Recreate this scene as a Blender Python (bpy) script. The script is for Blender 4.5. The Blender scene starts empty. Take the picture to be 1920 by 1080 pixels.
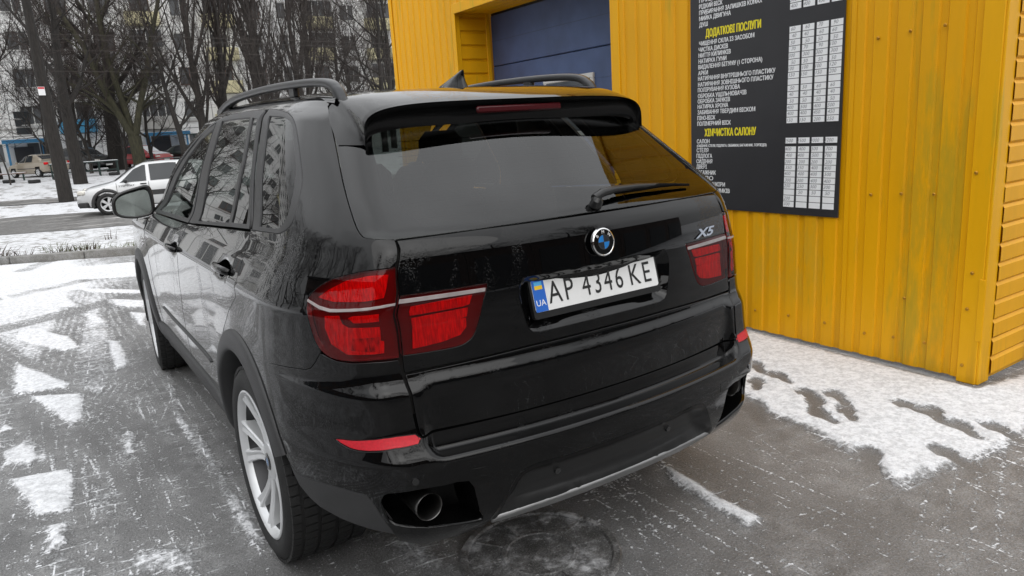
import bpy, bmesh, math, random
import numpy as np
from mathutils import Vector, Matrix
from mathutils.geometry import delaunay_2d_cdt
sc=bpy.context.scene
COL=sc.collection
random.seed(7); RNG=np.random.RandomState(11)
# ---------------------------------------------------------------- camera
cd=bpy.data.cameras.new('camera'); cam=bpy.data.objects.new('camera',cd); COL.objects.link(cam)
_y,_p,_r=.571546,-.2205676,-.0629559
_f0=np.array([math.sin(_y),math.cos(_y),0]); _rt=np.array([math.cos(_y),-math.sin(_y),0]); _up=np.array([0,0,1.])
_f=_f0*math.cos(_p)+_up*math.sin(_p); _u=_up*math.cos(_p)-_f0*math.sin(_p)
_r2=_rt*math.cos(_r)+_u*math.sin(_r); _u2=_u*math.cos(_r)-_rt*math.sin(_r)
cam.matrix_world=Matrix(((_r2[0],_u2[0],-_f[0],-1.486545),(_r2[1],_u2[1],-_f[1],-2.630156),(_r2[2],_u2[2],-_f[2],1.536342),(0,0,0,1)))
cd.sensor_width=36; cd.lens=1354.363/1920*36; cd.clip_end=2000; cd.clip_start=.05
sc.camera=cam
# ---------------------------------------------------------------- light: overcast winter day
SUN_EL,SUN_AZ=math.radians(38),math.radians(200)
world=bpy.data.worlds.new('World'); sc.world=world; world.use_nodes=True
wn=world.node_tree; wn.nodes.clear()
_o=wn.nodes.new('ShaderNodeOutputWorld'); _b=wn.nodes.new('ShaderNodeBackground'); _s=wn.nodes.new('ShaderNodeTexSky')
_h=wn.nodes.new('ShaderNodeHueSaturation'); _h.inputs['Saturation'].default_value=.10
_s.sky_type='NISHITA'; _s.sun_disc=False; _s.sun_elevation=SUN_EL; _s.sun_rotation=SUN_AZ; _s.air_density=1.0; _s.dust_density=5.0; _s.ozone_density=1.0
_m=wn.nodes.new('ShaderNodeMix'); _m.data_type='RGBA'; _m.inputs[0].default_value=.90; _m.inputs[7].default_value=(6.2,6.35,6.6,1)
_tc=wn.nodes.new('ShaderNodeTexCoord'); _sx=wn.nodes.new('ShaderNodeSeparateXYZ'); wn.links.new(_tc.outputs['Generated'],_sx.inputs[0])
_mr=wn.nodes.new('ShaderNodeMapRange'); _mr.inputs[1].default_value=0; _mr.inputs[2].default_value=1; _mr.inputs[3].default_value=.45; _mr.inputs[4].default_value=1.45; wn.links.new(_sx.outputs[2],_mr.inputs[0])
_vm=wn.nodes.new('ShaderNodeVectorMath'); _vm.operation='SCALE'; wn.links.new(_mr.outputs[0],_vm.inputs['Scale']); _vm.inputs[0].default_value=(6.6,6.7,6.85)
_ns=wn.nodes.new('ShaderNodeTexNoise'); _ns.inputs['Scale'].default_value=2.2; _ns.inputs['Detail'].default_value=5; wn.links.new(_tc.outputs['Generated'],_ns.inputs['Vector'])
_nr=wn.nodes.new('ShaderNodeMapRange'); _nr.inputs[1].default_value=.3; _nr.inputs[2].default_value=.7; _nr.inputs[3].default_value=.80; _nr.inputs[4].default_value=1.20; wn.links.new(_ns.outputs[0],_nr.inputs[0])
_mm=wn.nodes.new('ShaderNodeMath'); _mm.operation='MULTIPLY'; wn.links.new(_mr.outputs[0],_mm.inputs[0]); wn.links.new(_nr.outputs[0],_mm.inputs[1]); wn.links.new(_mm.outputs[0],_vm.inputs['Scale'])
wn.links.new(_vm.outputs[0],_m.inputs[7])
wn.links.new(_s.outputs[0],_h.inputs['Color']); wn.links.new(_h.outputs[0],_m.inputs[6]); wn.links.new(_m.outputs[2],_b.inputs[0])
_b.inputs[1].default_value=.13
wn.links.new(_b.outputs[0],_o.inputs[0])
sd=bpy.data.lights.new('sun','SUN'); sun=bpy.data.objects.new('sun',sd); COL.objects.link(sun)
sd.energy=.55; sd.angle=math.radians(70); sd.color=(1,.97,.93)
_sd=Vector((math.sin(SUN_AZ)*math.cos(SUN_EL),math.cos(SUN_AZ)*math.cos(SUN_EL),math.sin(SUN_EL)))
sun.rotation_euler=_sd.to_track_quat('Z','Y').to_euler()
sc.view_settings.view_transform='Standard'; sc.view_settings.look='None'; sc.view_settings.gamma=1; sc.view_settings.exposure=.62
sc.render.film_transparent=False
# ---------------------------------------------------------------- materials
MATS={}
def nodes(name):
    m=bpy.data.materials.new(name); m.use_nodes=True; MATS[name]=m
    nt=m.node_tree; return m,nt,nt.nodes['Principled BSDF']
def N(nt,t,**k):
    n=nt.nodes.new(t)
    for a,b in k.items(): setattr(n,a,b)
    return n
def pm(name,col,rough=.5,metal=0,coat=0,spec=.5,noise=None,bump=None,bscale=200):
    """plain principled; noise=(scale,amount) varies the colour, bump=strength adds fine relief"""
    m,nt,p=nodes(name)
    p.inputs['Base Color'].default_value=(*col,1); p.inputs['Roughness'].default_value=rough; p.inputs['Metallic'].default_value=metal
    p.inputs['Coat Weight'].default_value=coat; p.inputs['Coat Roughness'].default_value=.03; p.inputs['Specular IOR Level'].default_value=spec
    tc=N(nt,'ShaderNodeTexCoord')
    if noise:
        n=N(nt,'ShaderNodeTexNoise'); n.inputs['Scale'].default_value=noise[0]; n.inputs['Detail'].default_value=6
        nt.links.new(tc.outputs['Object'],n.inputs['Vector'])
        mx=N(nt,'ShaderNodeMix',data_type='RGBA'); a=noise[1]
        mx.inputs[6].default_value=(*[c*(1-a) for c in col],1); mx.inputs[7].default_value=(*[min(1,c*(1+a)) for c in col],1)
        nt.links.new(n.outputs[0],mx.inputs[0]); nt.links.new(mx.outputs[2],p.inputs['Base Color'])
    if bump:
        n=N(nt,'ShaderNodeTexNoise'); n.inputs['Scale'].default_value=bscale; n.inputs['Detail'].default_value=5
        nt.links.new(tc.outputs['Object'],n.inputs['Vector'])
        b=N(nt,'ShaderNodeBump'); b.inputs['Strength'].default_value=bump; b.inputs['Distance'].default_value=.01
        nt.links.new(n.outputs[0],b.inputs['Height']); nt.links.new(b.outputs[0],p.inputs['Normal'])
    return m
def glassmat(name,tint,rough=.0,fres=1.5,wet=False,dirt=0.):
    m=bpy.data.materials.new(name); m.use_nodes=True; MATS[name]=m; nt=m.node_tree; nt.nodes.clear()
    o=N(nt,'ShaderNodeOutputMaterial'); t=N(nt,'ShaderNodeBsdfTransparent'); t.inputs[0].default_value=(*tint,1)
    g=N(nt,'ShaderNodeBsdfGlossy'); g.inputs['Roughness'].default_value=rough; g.inputs[0].default_value=(1,1,1,1)
    fr=N(nt,'ShaderNodeFresnel'); fr.inputs[0].default_value=fres; mx=N(nt,'ShaderNodeMixShader')
    nt.links.new(fr.outputs[0],mx.inputs[0]); nt.links.new(t.outputs[0],mx.inputs[1]); nt.links.new(g.outputs[0],mx.inputs[2])
    last=mx
    if dirt:
        d=N(nt,'ShaderNodeBsdfDiffuse'); d.inputs[0].default_value=(.5,.5,.5,1); mx2=N(nt,'ShaderNodeMixShader')
        n=N(nt,'ShaderNodeTexNoise'); n.inputs['Scale'].default_value=9; n.inputs['Detail'].default_value=8
        tc=N(nt,'ShaderNodeTexCoord'); nt.links.new(tc.outputs['Object'],n.inputs['Vector'])
        mr=N(nt,'ShaderNodeMapRange'); mr.inputs[1].default_value=.35; mr.inputs[2].default_value=.8; mr.inputs[3].default_value=dirt*.4; mr.inputs[4].default_value=dirt*1.6
        nt.links.new(n.outputs[0],mr.inputs[0]); nt.links.new(mr.outputs[0],mx2.inputs[0]); nt.links.new(mx.outputs[0],mx2.inputs[1]); nt.links.new(d.outputs[0],mx2.inputs[2]); last=mx2
    nt.links.new(last.outputs[0],o.inputs[0])
    return m
def paintmat():
    m,nt,p=nodes('black_paint')
    p.inputs['Base Color'].default_value=(.004,.004,.0045,1); p.inputs['Roughness'].default_value=.12; p.inputs['Coat Weight'].default_value=1; p.inputs['Coat Roughness'].default_value=.012; p.inputs['Specular IOR Level'].default_value=.03; p.inputs['Coat IOR'].default_value=1.43
    tc=N(nt,'ShaderNodeTexCoord'); geo=N(nt,'ShaderNodeNewGeometry')
    # rain drops gather in patches where the panels face up
    pn=N(nt,'ShaderNodeTexNoise'); pn.inputs['Scale'].default_value=5; pn.inputs['Detail'].default_value=7; pn.inputs['Roughness'].default_value=.65
    st=N(nt,'ShaderNodeMapping'); st.inputs['Scale'].default_value=(1,1,.45); nt.links.new(tc.outputs['Object'],st.inputs[0]); nt.links.new(st.outputs[0],pn.inputs['Vector'])
    mk=N(nt,'ShaderNodeMapRange'); mk.inputs[1].default_value=.545; mk.inputs[2].default_value=.60; nt.links.new(pn.outputs[0],mk.inputs[0])
    vo=N(nt,'ShaderNodeTexVoronoi'); vo.inputs['Scale'].default_value=210; nt.links.new(tc.outputs['Object'],vo.inputs['Vector'])
    dr=N(nt,'ShaderNodeMapRange'); dr.inputs[1].default_value=.0; dr.inputs[2].default_value=.42; dr.inputs[3].default_value=1; dr.inputs[4].default_value=0; nt.links.new(vo.outputs['Distance'],dr.inputs[0])
    mu=N(nt,'ShaderNodeMath',operation='MULTIPLY'); nt.links.new(dr.outputs[0],mu.inputs[0]); nt.links.new(mk.outputs[0],mu.inputs[1])
    b=N(nt,'ShaderNodeBump'); b.inputs['Strength'].default_value=.5; b.inputs['Distance'].default_value=.0015
    nt.links.new(mu.outputs[0],b.inputs['Height']); nt.links.new(b.outputs[0],p.inputs['Coat Normal'])
    # thin road film low on the body, thinner and streaky higher up
    sx=N(nt,'ShaderNodeSeparateXYZ'); nt.links.new(tc.outputs['Object'],sx.inputs[0])
    lo=N(nt,'ShaderNodeMapRange'); lo.inputs[1].default_value=.25; lo.inputs[2].default_value=1.0; lo.inputs[3].default_value=1; lo.inputs[4].default_value=.25; nt.links.new(sx.outputs[2],lo.inputs[0])
    fn=N(nt,'ShaderNodeTexNoise'); fn.inputs['Scale'].default_value=6; fn.inputs['Detail'].default_value=9; fn.inputs['Roughness'].default_value=.7; nt.links.new(tc.outputs['Object'],fn.inputs['Vector'])
    fm=N(nt,'ShaderNodeMath',operation='MULTIPLY'); nt.links.new(fn.outputs[0],fm.inputs[0]); nt.links.new(lo.outputs[0],fm.inputs[1])
    cr=N(nt,'ShaderNodeMix',data_type='RGBA'); cr.inputs[6].default_value=(.0010,.0010,.0012,1); cr.inputs[7].default_value=(.0032,.0031,.0029,1); nt.links.new(fm.outputs[0],cr.inputs[0]); nt.links.new(cr.outputs[2],p.inputs['Base Color'])
    ro=N(nt,'ShaderNodeMapRange'); ro.inputs[1].default_value=.3; ro.inputs[2].default_value=.7; ro.inputs[3].default_value=.008; ro.inputs[4].default_value=.05; nt.links.new(fm.outputs[0],ro.inputs[0]); nt.links.new(ro.outputs[0],p.inputs['Coat Roughness'])
    return m
paintmat()
pm('trim_black',(.018,.018,.019),.38,bump=.08,bscale=350)
pm('cladding',(.030,.030,.031),.50,noise=(9,.35),bump=.15,bscale=500)
pm('satin_black',(.012,.012,.012),.3)
pm('gloss_black',(.004,.004,.004),.06,coat=1)
pm('flat_black',(.004,.004,.004),.9,spec=.1)
pm('recess_black',(.003,.003,.003),.16,spec=.35)
pm('chrome',(.80,.80,.80),.08,metal=1)
pm('badge_chrome',(.40,.43,.48),.10,metal=1)
pm('rail_grey',(.045,.046,.048),.28,metal=.6,noise=(30,.15))
pm('skid_silver',(.30,.30,.30),.40,metal=.7,noise=(20,.15))
pm('exhaust_steel',(.16,.155,.15),.32,metal=1,noise=(40,.4))
pm('rim_barrel',(.05,.05,.052),.4,metal=.8)
pm('rim_silver',(.68,.69,.70),.28,metal=.45,noise=(14,.12))
pm('rubber',(.014,.014,.014),.72,noise=(25,.5),bump=.2,bscale=120)
pm('red_lens_inner',(.30,.003,.006),.30,noise=(60,.5),bump=.5,bscale=160)
def ribbed(name,a,b,sc_):
    m,nt,q=nodes(name); tc=N(nt,'ShaderNodeTexCoord'); mp=N(nt,'ShaderNodeMapping'); mp.inputs['Scale'].default_value=sc_; n=N(nt,'ShaderNodeTexNoise'); n.inputs['Scale'].default_value=1; n.inputs['Detail'].default_value=3
    nt.links.new(tc.outputs['Object'],mp.inputs[0]); nt.links.new(mp.outputs[0],n.inputs['Vector']); r=N(nt,'ShaderNodeMapRange'); r.inputs[1].default_value=.38; r.inputs[2].default_value=.62; nt.links.new(n.outputs[0],r.inputs[0])
    mx=N(nt,'ShaderNodeMix',data_type='RGBA'); mx.inputs[6].default_value=(*a,1); mx.inputs[7].default_value=(*b,1); nt.links.new(r.outputs[0],mx.inputs[0]); nt.links.new(mx.outputs[2],q.inputs['Base Color']); q.inputs['Roughness'].default_value=.2
    bp=N(nt,'ShaderNodeBump'); bp.inputs['Strength'].default_value=.4; bp.inputs['Distance'].default_value=.003; nt.links.new(n.outputs[0],bp.inputs['Height']); nt.links.new(bp.outputs[0],q.inputs['Normal'])
ribbed('red_lens_bright',(.50,.004,.010),(.80,.008,.016),(210,120,26))
ribbed('red_lens_inner',(.16,.002,.005),(.62,.010,.016),(120,70,30))
pm('brake_red',(.055,.004,.006),.25,noise=(60,.3))
pm('red_lens_dark',(.105,.002,.005),.30,noise=(25,.3))
pm('lamp_white',(.33,.29,.285),.22,noise=(35,.35))
pm('reflector_red',(.52,.008,.02),.38,noise=(120,.3),bump=.2,bscale=700)
glassmat('red_glass',(.98,.26,.26),.01,1.38)
glassmat('privacy_glass',(.29,.31,.30),.0,1.53)
glassmat('front_glass',(.24,.27,.255),.0,1.5)
glassmat('side_glass',(.24,.26,.25),.0,1.43)
pm('mirror_glass',(.13,.145,.14),.12,metal=1)
pm('plate_white',(.74,.74,.73),.40,noise=(20,.06))
pm('plate_blue',(.015,.12,.50),.40)
pm('flag_yellow',(.80,.52,.02),.4); pm('flag_blue',(.08,.40,.72),.4)
pm('ink_black',(.010,.010,.010),.45)
pm('white_paint',(.80,.80,.80),.4)
pm('emblem_blue',(.02,.19,.52),.2,coat=1)
pm('interior_dark',(.018,.017,.016),.75,noise=(8,.3))
pm('seat_cloth',(.045,.042,.040),.8,noise=(12,.3),bump=.2)
# ---------------------------------------------------------------- object helpers
def link(o,parent=None):
    COL.objects.link(o)
    if parent is not None: o.parent=parent
    return o
def empty(name,loc=(0,0,0),rz=0,label=None,cat=None,group=None):
    o=bpy.data.objects.new(name,None); o.location=loc; o.rotation_euler=(0,0,rz); o.empty_display_size=.1; COL.objects.link(o)
    tag(o,label,cat,group); return o
def tag(o,label=None,cat=None,group=None,kind=None):
    if label: o['label']=label
    if cat: o['category']=cat
    if group: o['group']=group
    if kind: o['kind']=kind
    return o
def mk(name,V,F,mat,parent=None,smooth=True,nrm=None,angle=None):
    me=bpy.data.meshes.new(name)
    me.from_pydata([tuple(map(float,v)) for v in V],[],[tuple(map(int,f)) for f in F])
    if mat: me.materials.append(MATS[mat] if isinstance(mat,str) else mat)
    if smooth and len(me.polygons): me.polygons.foreach_set('use_smooth',[True]*len(me.polygons))
    me.update()
    if angle is not None and smooth: me.set_sharp_from_angle(angle=math.radians(angle))
    if nrm is not None: me.normals_split_custom_set_from_vertices([tuple(map(float,n)) for n in nrm])
    o=bpy.data.objects.new(name,me); return link(o,parent)
class MB:
    """collects simple solids into one mesh"""
    def __init__(s): s.V=[];s.F=[]
    def add(s,V,F):
        b=len(s.V); s.V+= [tuple(v) for v in V]; s.F+=[tuple(i+b for i in f) for f in F]; return s
    def box(s,c,d,M=None,bev=0):
        x,y,z=[q/2 for q in d]
        if bev>0:
            e=min(bev,x*.9,y*.9,z*.9); V=[];F=[]
            # chamfered box: 24 verts
            idx={}
            for sx in(-1,1):
                for sy in(-1,1):
                    for sz in(-1,1):
                        for k in range(3):
                            p=[sx*x,sy*y,sz*z]
                            for j in range(3):
                                if j!=k: p[j]-=(sx,sy,sz)[j]*e
                            idx[(sx,sy,sz,k)]=len(V);V.append(p)
            for k in range(3):
                a,b=[j for j in range(3) if j!=k]
                for sg in(-1,1):
                    q=[]
                    for (p1,p2) in((-1,-1),(1,-1),(1,1),(-1,1)):
                        t=[0,0,0];t[k]=sg;t[a]=p1;t[b]=p2;q.append(idx[(*t,k)])
                    F.append(q if (sg>0)!=(k==1) else q[::-1])
            for k in range(3): # edges along axis k
                a,b=[j for j in range(3) if j!=k]
                for p1 in(-1,1):
                    for p2 in(-1,1):
                        t=[0,0,0];t[a]=p1;t[b]=p2
                        lo=t[:];lo[k]=-1;hi=t[:];hi[k]=1
                        q=[idx[(*lo,a)],idx[(*hi,a)],idx[(*hi,b)],idx[(*lo,b)]]
                        F.append(q)
            for sx in(-1,1):
                for sy in(-1,1):
                    for sz in(-1,1): F.append([idx[(sx,sy,sz,k)] for k in range(3)])
            V=np.array(V)
        else:
            V=np.array([(-x,-y,-z),(x,-y,-z),(x,y,-z),(-x,y,-z),(-x,-y,z),(x,-y,z),(x,y,z),(-x,y,z)]); F=[(0,3,2,1),(4,5,6,7),(0,1,5,4),(1,2,6,5),(2,3,7,6),(3,0,4,7)]
        V=np.array(V,float)
        if M is not None: V=V@np.array(M)[:3,:3].T
        return s.add(V+np.array(c),F)
    def tube(s,P,rad,n=8,caps=True):
        P=np.array(P,float); m=len(P); rad=np.broadcast_to(rad,(m,)); T=np.gradient(P,axis=0); T/=np.linalg.norm(T,axis=1)[:,None]+1e-12
        a=np.array([0,0,1.]) if abs(T[0][2])<.9 else np.array([1.,0,0]); V=[]
        for i in range(m):
            x=np.cross(T[i],a); x/=np.linalg.norm(x)+1e-12; y=np.cross(T[i],x); a=np.cross(x,T[i]); a=-a if np.dot(a,y)>0 and False else a
            for k in range(n):
                t=2*math.pi*k/n; V.append(P[i]+rad[i]*(math.cos(t)*x+math.sin(t)*y))
        F=[(i*n+k,i*n+(k+1)%n,(i+1)*n+(k+1)%n,(i+1)*n+k) for i in range(m-1) for k in range(n)]
        if caps: F+=[tuple(range(n))[::-1],tuple((m-1)*n+k for k in range(n))]
        return s.add(V,F)
    def lathe(s,prof,n=32,c=(0,0,0),axis='x'):
        """prof: (axial, radius)"""
        V=[];m=len(prof)
        for k in range(n):
            t=2*math.pi*k/n
            for (h,r) in prof:
                p={'x':(h,r*math.cos(t),r*math.sin(t)),'y':(r*math.sin(t),h,r*math.cos(t)),'z':(r*math.cos(t),r*math.sin(t),h)}[axis]
                V.append((p[0]+c[0],p[1]+c[1],p[2]+c[2]))
        F=[(k*m+i,k*m+i+1,((k+1)%n)*m+i+1,((k+1)%n)*m+i) for k in range(n) for i in range(m-1)]
        return s.add(V,F)
    def prism(s,poly,d0,d1,M):
        """poly of (a,b) extruded along third axis; M maps (a,b,c)->xyz"""
        n=len(poly); V=[M(a,b,d0) for a,b in poly]+[M(a,b,d1) for a,b in poly]
        F=[tuple(range(n))[::-1],tuple(range(n,2*n))]+[(i,(i+1)%n,n+(i+1)%n,n+i) for i in range(n)]
        return s.add(V,F)
    def build(s,name,mat,parent=None,smooth=False,angle=None):
        o=mk(name,s.V,s.F,mat,parent,smooth or angle is not None,angle=angle)
        bm=bmesh.new(); bm.from_mesh(o.data); bmesh.ops.recalc_face_normals(bm,faces=bm.faces); bm.to_mesh(o.data); bm.free()
        if angle is not None: o.data.set_sharp_from_angle(angle=math.radians(angle))
        return o
def text_mesh(name,txt,size,mat,M,parent=None,ext=.0006,align='LEFT',sx=1.,offset=0.,shear=0.,spacing=1.,res=3):
    """flat lettering as a mesh; M is a 4x4 placing the text's xy plane"""
    c=bpy.data.curves.new(name,'FONT'); c.body=txt; c.size=size; c.extrude=ext; c.align_x=align; c.offset=offset; c.shear=shear; c.space_character=spacing; c.resolution_u=res
    t=bpy.data.objects.new(name+'_tmp',c); COL.objects.link(t)
    dg=bpy.context.evaluated_depsgraph_get(); dg.update()
    me=bpy.data.meshes.new_from_object(t.evaluated_get(dg)); bpy.data.objects.remove(t); bpy.data.curves.remove(c)
    me.name=name; me.transform(Matrix(M)@Matrix.Diagonal((sx,1,1,1)))
    me.materials.clear(); me.materials.append(MATS[mat])
    o=bpy.data.objects.new(name,me); return link(o,parent)
def frame(o,x,y):
    """4x4 with origin o, x axis and (approx) y axis"""
    x=np.array(x,float);x/=np.linalg.norm(x); y=np.array(y,float); z=np.cross(x,y); z/=np.linalg.norm(z); y=np.cross(z,x)
    return Matrix(((x[0],y[0],z[0],o[0]),(x[1],y[1],z[1],o[1]),(x[2],y[2],z[2],o[2]),(0,0,0,1)))
# v, zs, w, r, a, b   (rear face), rf (front face y)
ROWS=np.array([
(.20,.84,-.62,0.2,0.35,3.55),
(.26,.885,-.80,0.23,0.42,3.70),
(.32,.905,-.885,0.24,0.46,3.78),
(.38,.930,-.930,0.24,0.48,3.83),
(.46,.942,-.950,0.24,0.48,3.86),
(.55,.950,-.958,0.22,0.48,3.87),
(.605,.953,-.956,0.21,0.48,3.87),
(.630,.954,-.935,0.205,0.47,3.86),
(.665,.954,-.897,0.2,0.46,3.85),
(.72,.954,-.888,0.2,0.46,3.84),
(.86,.952,-.874,0.205,0.46,3.80),
(.95,.951,-.870,0.215,0.48,3.72),
(1.00,.9515,-.868,0.22,0.48,3.60),
(1.036,.952,-.866,.22,.48,3.45),
(1.05,.945,-.865,0.22,0.48,3.35),
(1.10,.925,-.861,0.22,0.47,2.75),
(1.15,.907,-.856,0.215,0.45,2.38),
(1.19,.888,-.850,0.21,0.43,2.27),
(1.225,.873,-.838,0.2,0.41,2.18),
(1.26,.860,-.815,0.19,0.39,2.10),
(1.30,.845,-.775,0.185,0.37,2.00),
(1.435,.803,-.620,0.18,0.34,1.72),
(1.55,.757,-.491,0.18,0.32,1.48),
(1.60,.728,-.435,0.18,0.32,1.37),
(1.65,.695,-.385,0.18,0.32,1.24),
(1.70,.645,-.378,.25,.38,1.10), # from here v is arc-like
(1.76,.590,-.376,.24,.36,1.02),
(1.88,.470,-.376,.2,.3,.97),
(2.10,.250,-.376,.11,.18,.95),
(2.35,.000,-.376,.005,.02,.95)])
ZS=[*ROWS[:25,0],1.687,1.712,1.727,1.734,1.735]
def pchip(x,y,q):
    x=np.asarray(x,float);y=np.asarray(y,float);h=np.diff(x);d=np.diff(y)/h
    m=np.zeros_like(y)
    for i in range(1,len(x)-1):
        if d[i-1]*d[i]>0:
            w1=2*h[i]+h[i-1];w2=h[i]+2*h[i-1]
            m[i]=(w1+w2)/(w1/d[i-1]+w2/d[i])
    m[0]=d[0];m[-1]=d[-1]
    q=np.clip(q,x[0],x[-1]);i=np.clip(np.searchsorted(x,q)-1,0,len(h)-1)
    t=(q-x[i])/h[i]
    return y[i]*(1+2*t)*(1-t)**2+m[i]*h[i]*t*(1-t)**2+y[i+1]*t*t*(3-2*t)+m[i+1]*h[i]*t*t*(t-1)
def smooth(y,n):
    k=np.exp(-np.linspace(-2,2,2*n+1)**2);k/=k.sum()
    p=np.concatenate([2*y[0]-y[n:0:-1],y,2*y[-1]-y[-2:-n-2:-1]])
    return np.convolve(p,k,'valid')
VT=np.linspace(.20,2.35,2151)
TAB={}
for nm,col,n in (('z',ZS,16),('w',ROWS[:,1],9),('r',ROWS[:,2],9),('a',ROWS[:,3],20),('b',ROWS[:,4],20),('f',ROWS[:,5],20)):
    TAB[nm]=smooth(pchip(ROWS[:,0],col,VT),n)
_q=(VT>=1.21)&(VT<=1.66); _dv=VT-1.225; _an=.873-.25*_dv-.38*_dv**2
_bl=np.clip((VT-1.21)/.03,0,1)*np.clip((1.66-VT)/.03,0,1); TAB['w']=smooth(TAB['w']*(1-_bl)+_an*_bl,4)
def tb(n,v): return np.interp(v,VT,TAB[n])
YC=np.linspace(-1.2,4.2,1081)
ZC=smooth(pchip([-1.2,-.6,-.40,-.2,0,.3,.8,1.3,1.8,2.4,4.2],[1.652,1.652,1.658,1.682,1.700,1.718,1.732,1.735,1.728,1.70,1.65],YC),16)
YT=smooth(pchip([-1.2,-.9,-.5,0,.6,1.4,2.2,2.9,3.3,3.7,4.2],[.975,.985,.995,1.0,1.0,1.0,.997,.99,.975,.94,.9],YC),20)
K=.163; BS=1.20
# corner profile (no shelf) and shelf heights
TAB['rc']=smooth(pchip([.20,.26,.32,.38,.46,.55,.605,.65,.70,.78,.805,.84,.86,.95,1.2,2.35],[-.62,-.80,-.885,-.930,-.950,-.958,-.956,-.934,-.914,-.905,-.902,-.880,-.875,-.870,-.848,-.85],VT),6)
TAB['rs']=smooth(pchip([.20,.26,.32,.38,.46,.55,.600,.612,.622,.665,.672,.72,.80,.822,.852,.862,.95,1.2,2.35],[-.62,-.80,-.885,-.930,-.950,-.958,-.957,-.952,-.944,-.893,-.889,-.890,-.894,-.892,-.876,-.874,-.870,-.848,-.85],VT),3)
TAB['zsh']=smooth(pchip([.20,.50,.55,.600,.612,.622,.655,.662,.672,.70,.75,.80,.90,1.0,2.35],[.20,.50,.55,.602,.611,.615,.618,.624,.667,.70,.75,.80,.90,1.0,2.35],VT),3)
def S(u,v):
    u,v=np.broadcast_arrays(np.asarray(u,float),np.asarray(v,float))
    w=tb('w',v);r=tb('r',v)
    q=np.clip((np.abs(u)-.84)/.07,0,1); q=q*q*(3-2*q); lowm=v<.95
    r=np.where(lowm,tb('rs',v)*(1-q)+tb('rc',v)*q,r); a=np.minimum(tb('a',v),w);b=tb('b',v);fr=tb('f',v)
    ph=np.clip(u-1,0,1)*np.pi/2
    xr=(w-a)*np.clip(u,0,1)
    x=np.where(u<=1,xr,(w-a)+a*np.sin(ph))
    y=r+b*(1-np.cos(ph))*(u>1)+K*np.minimum(x,.95)**2+np.clip(u-2,0,None)
    zs=tb('z',v); zs=np.where(v<.9,tb('zsh',v)*(1-q)+zs*q,zs)
    zc=np.interp(y,YC,ZC)
    z=np.where(zs>BS,BS+(zs-BS)*(zc-BS)/(1.735-BS),zs)
    x=x*np.interp(y,YC,YT)*(1-.018*np.clip((y-.75)/1.2,0,1.3)**2*np.clip((zs-1.12)/.12,0,1))
    # fender flares
    def fl(y0,amp): 
        d=np.hypot((y-y0)/.62,(z-.50)/.42); return amp*np.exp(-d**4)
    x=x+(fl(0,.024)+fl(2.933,.022))*np.clip((u-1.3)/.5,0,1)
    return np.stack([-x,y,z],-1)   # left side
def u_of_y(y,v):
    lo=np.full(np.shape(y),1.0);hi=np.full(np.shape(y),8.0)
    for _ in range(40):
        m=(lo+hi)/2; yy=S(m,v)[...,1]; lo=np.where(yy<y,m,lo);hi=np.where(yy<y,hi,m)
    return (lo+hi)/2
def u_of_x(x,v):
    lo=np.zeros(np.shape(x));hi=np.full(np.shape(x),2.0)
    for _ in range(40):
        m=(lo+hi)/2; xx=-S(m,v)[...,0]; lo=np.where(xx<x,m,lo);hi=np.where(xx<x,hi,m)
    return (lo+hi)/2
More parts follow.
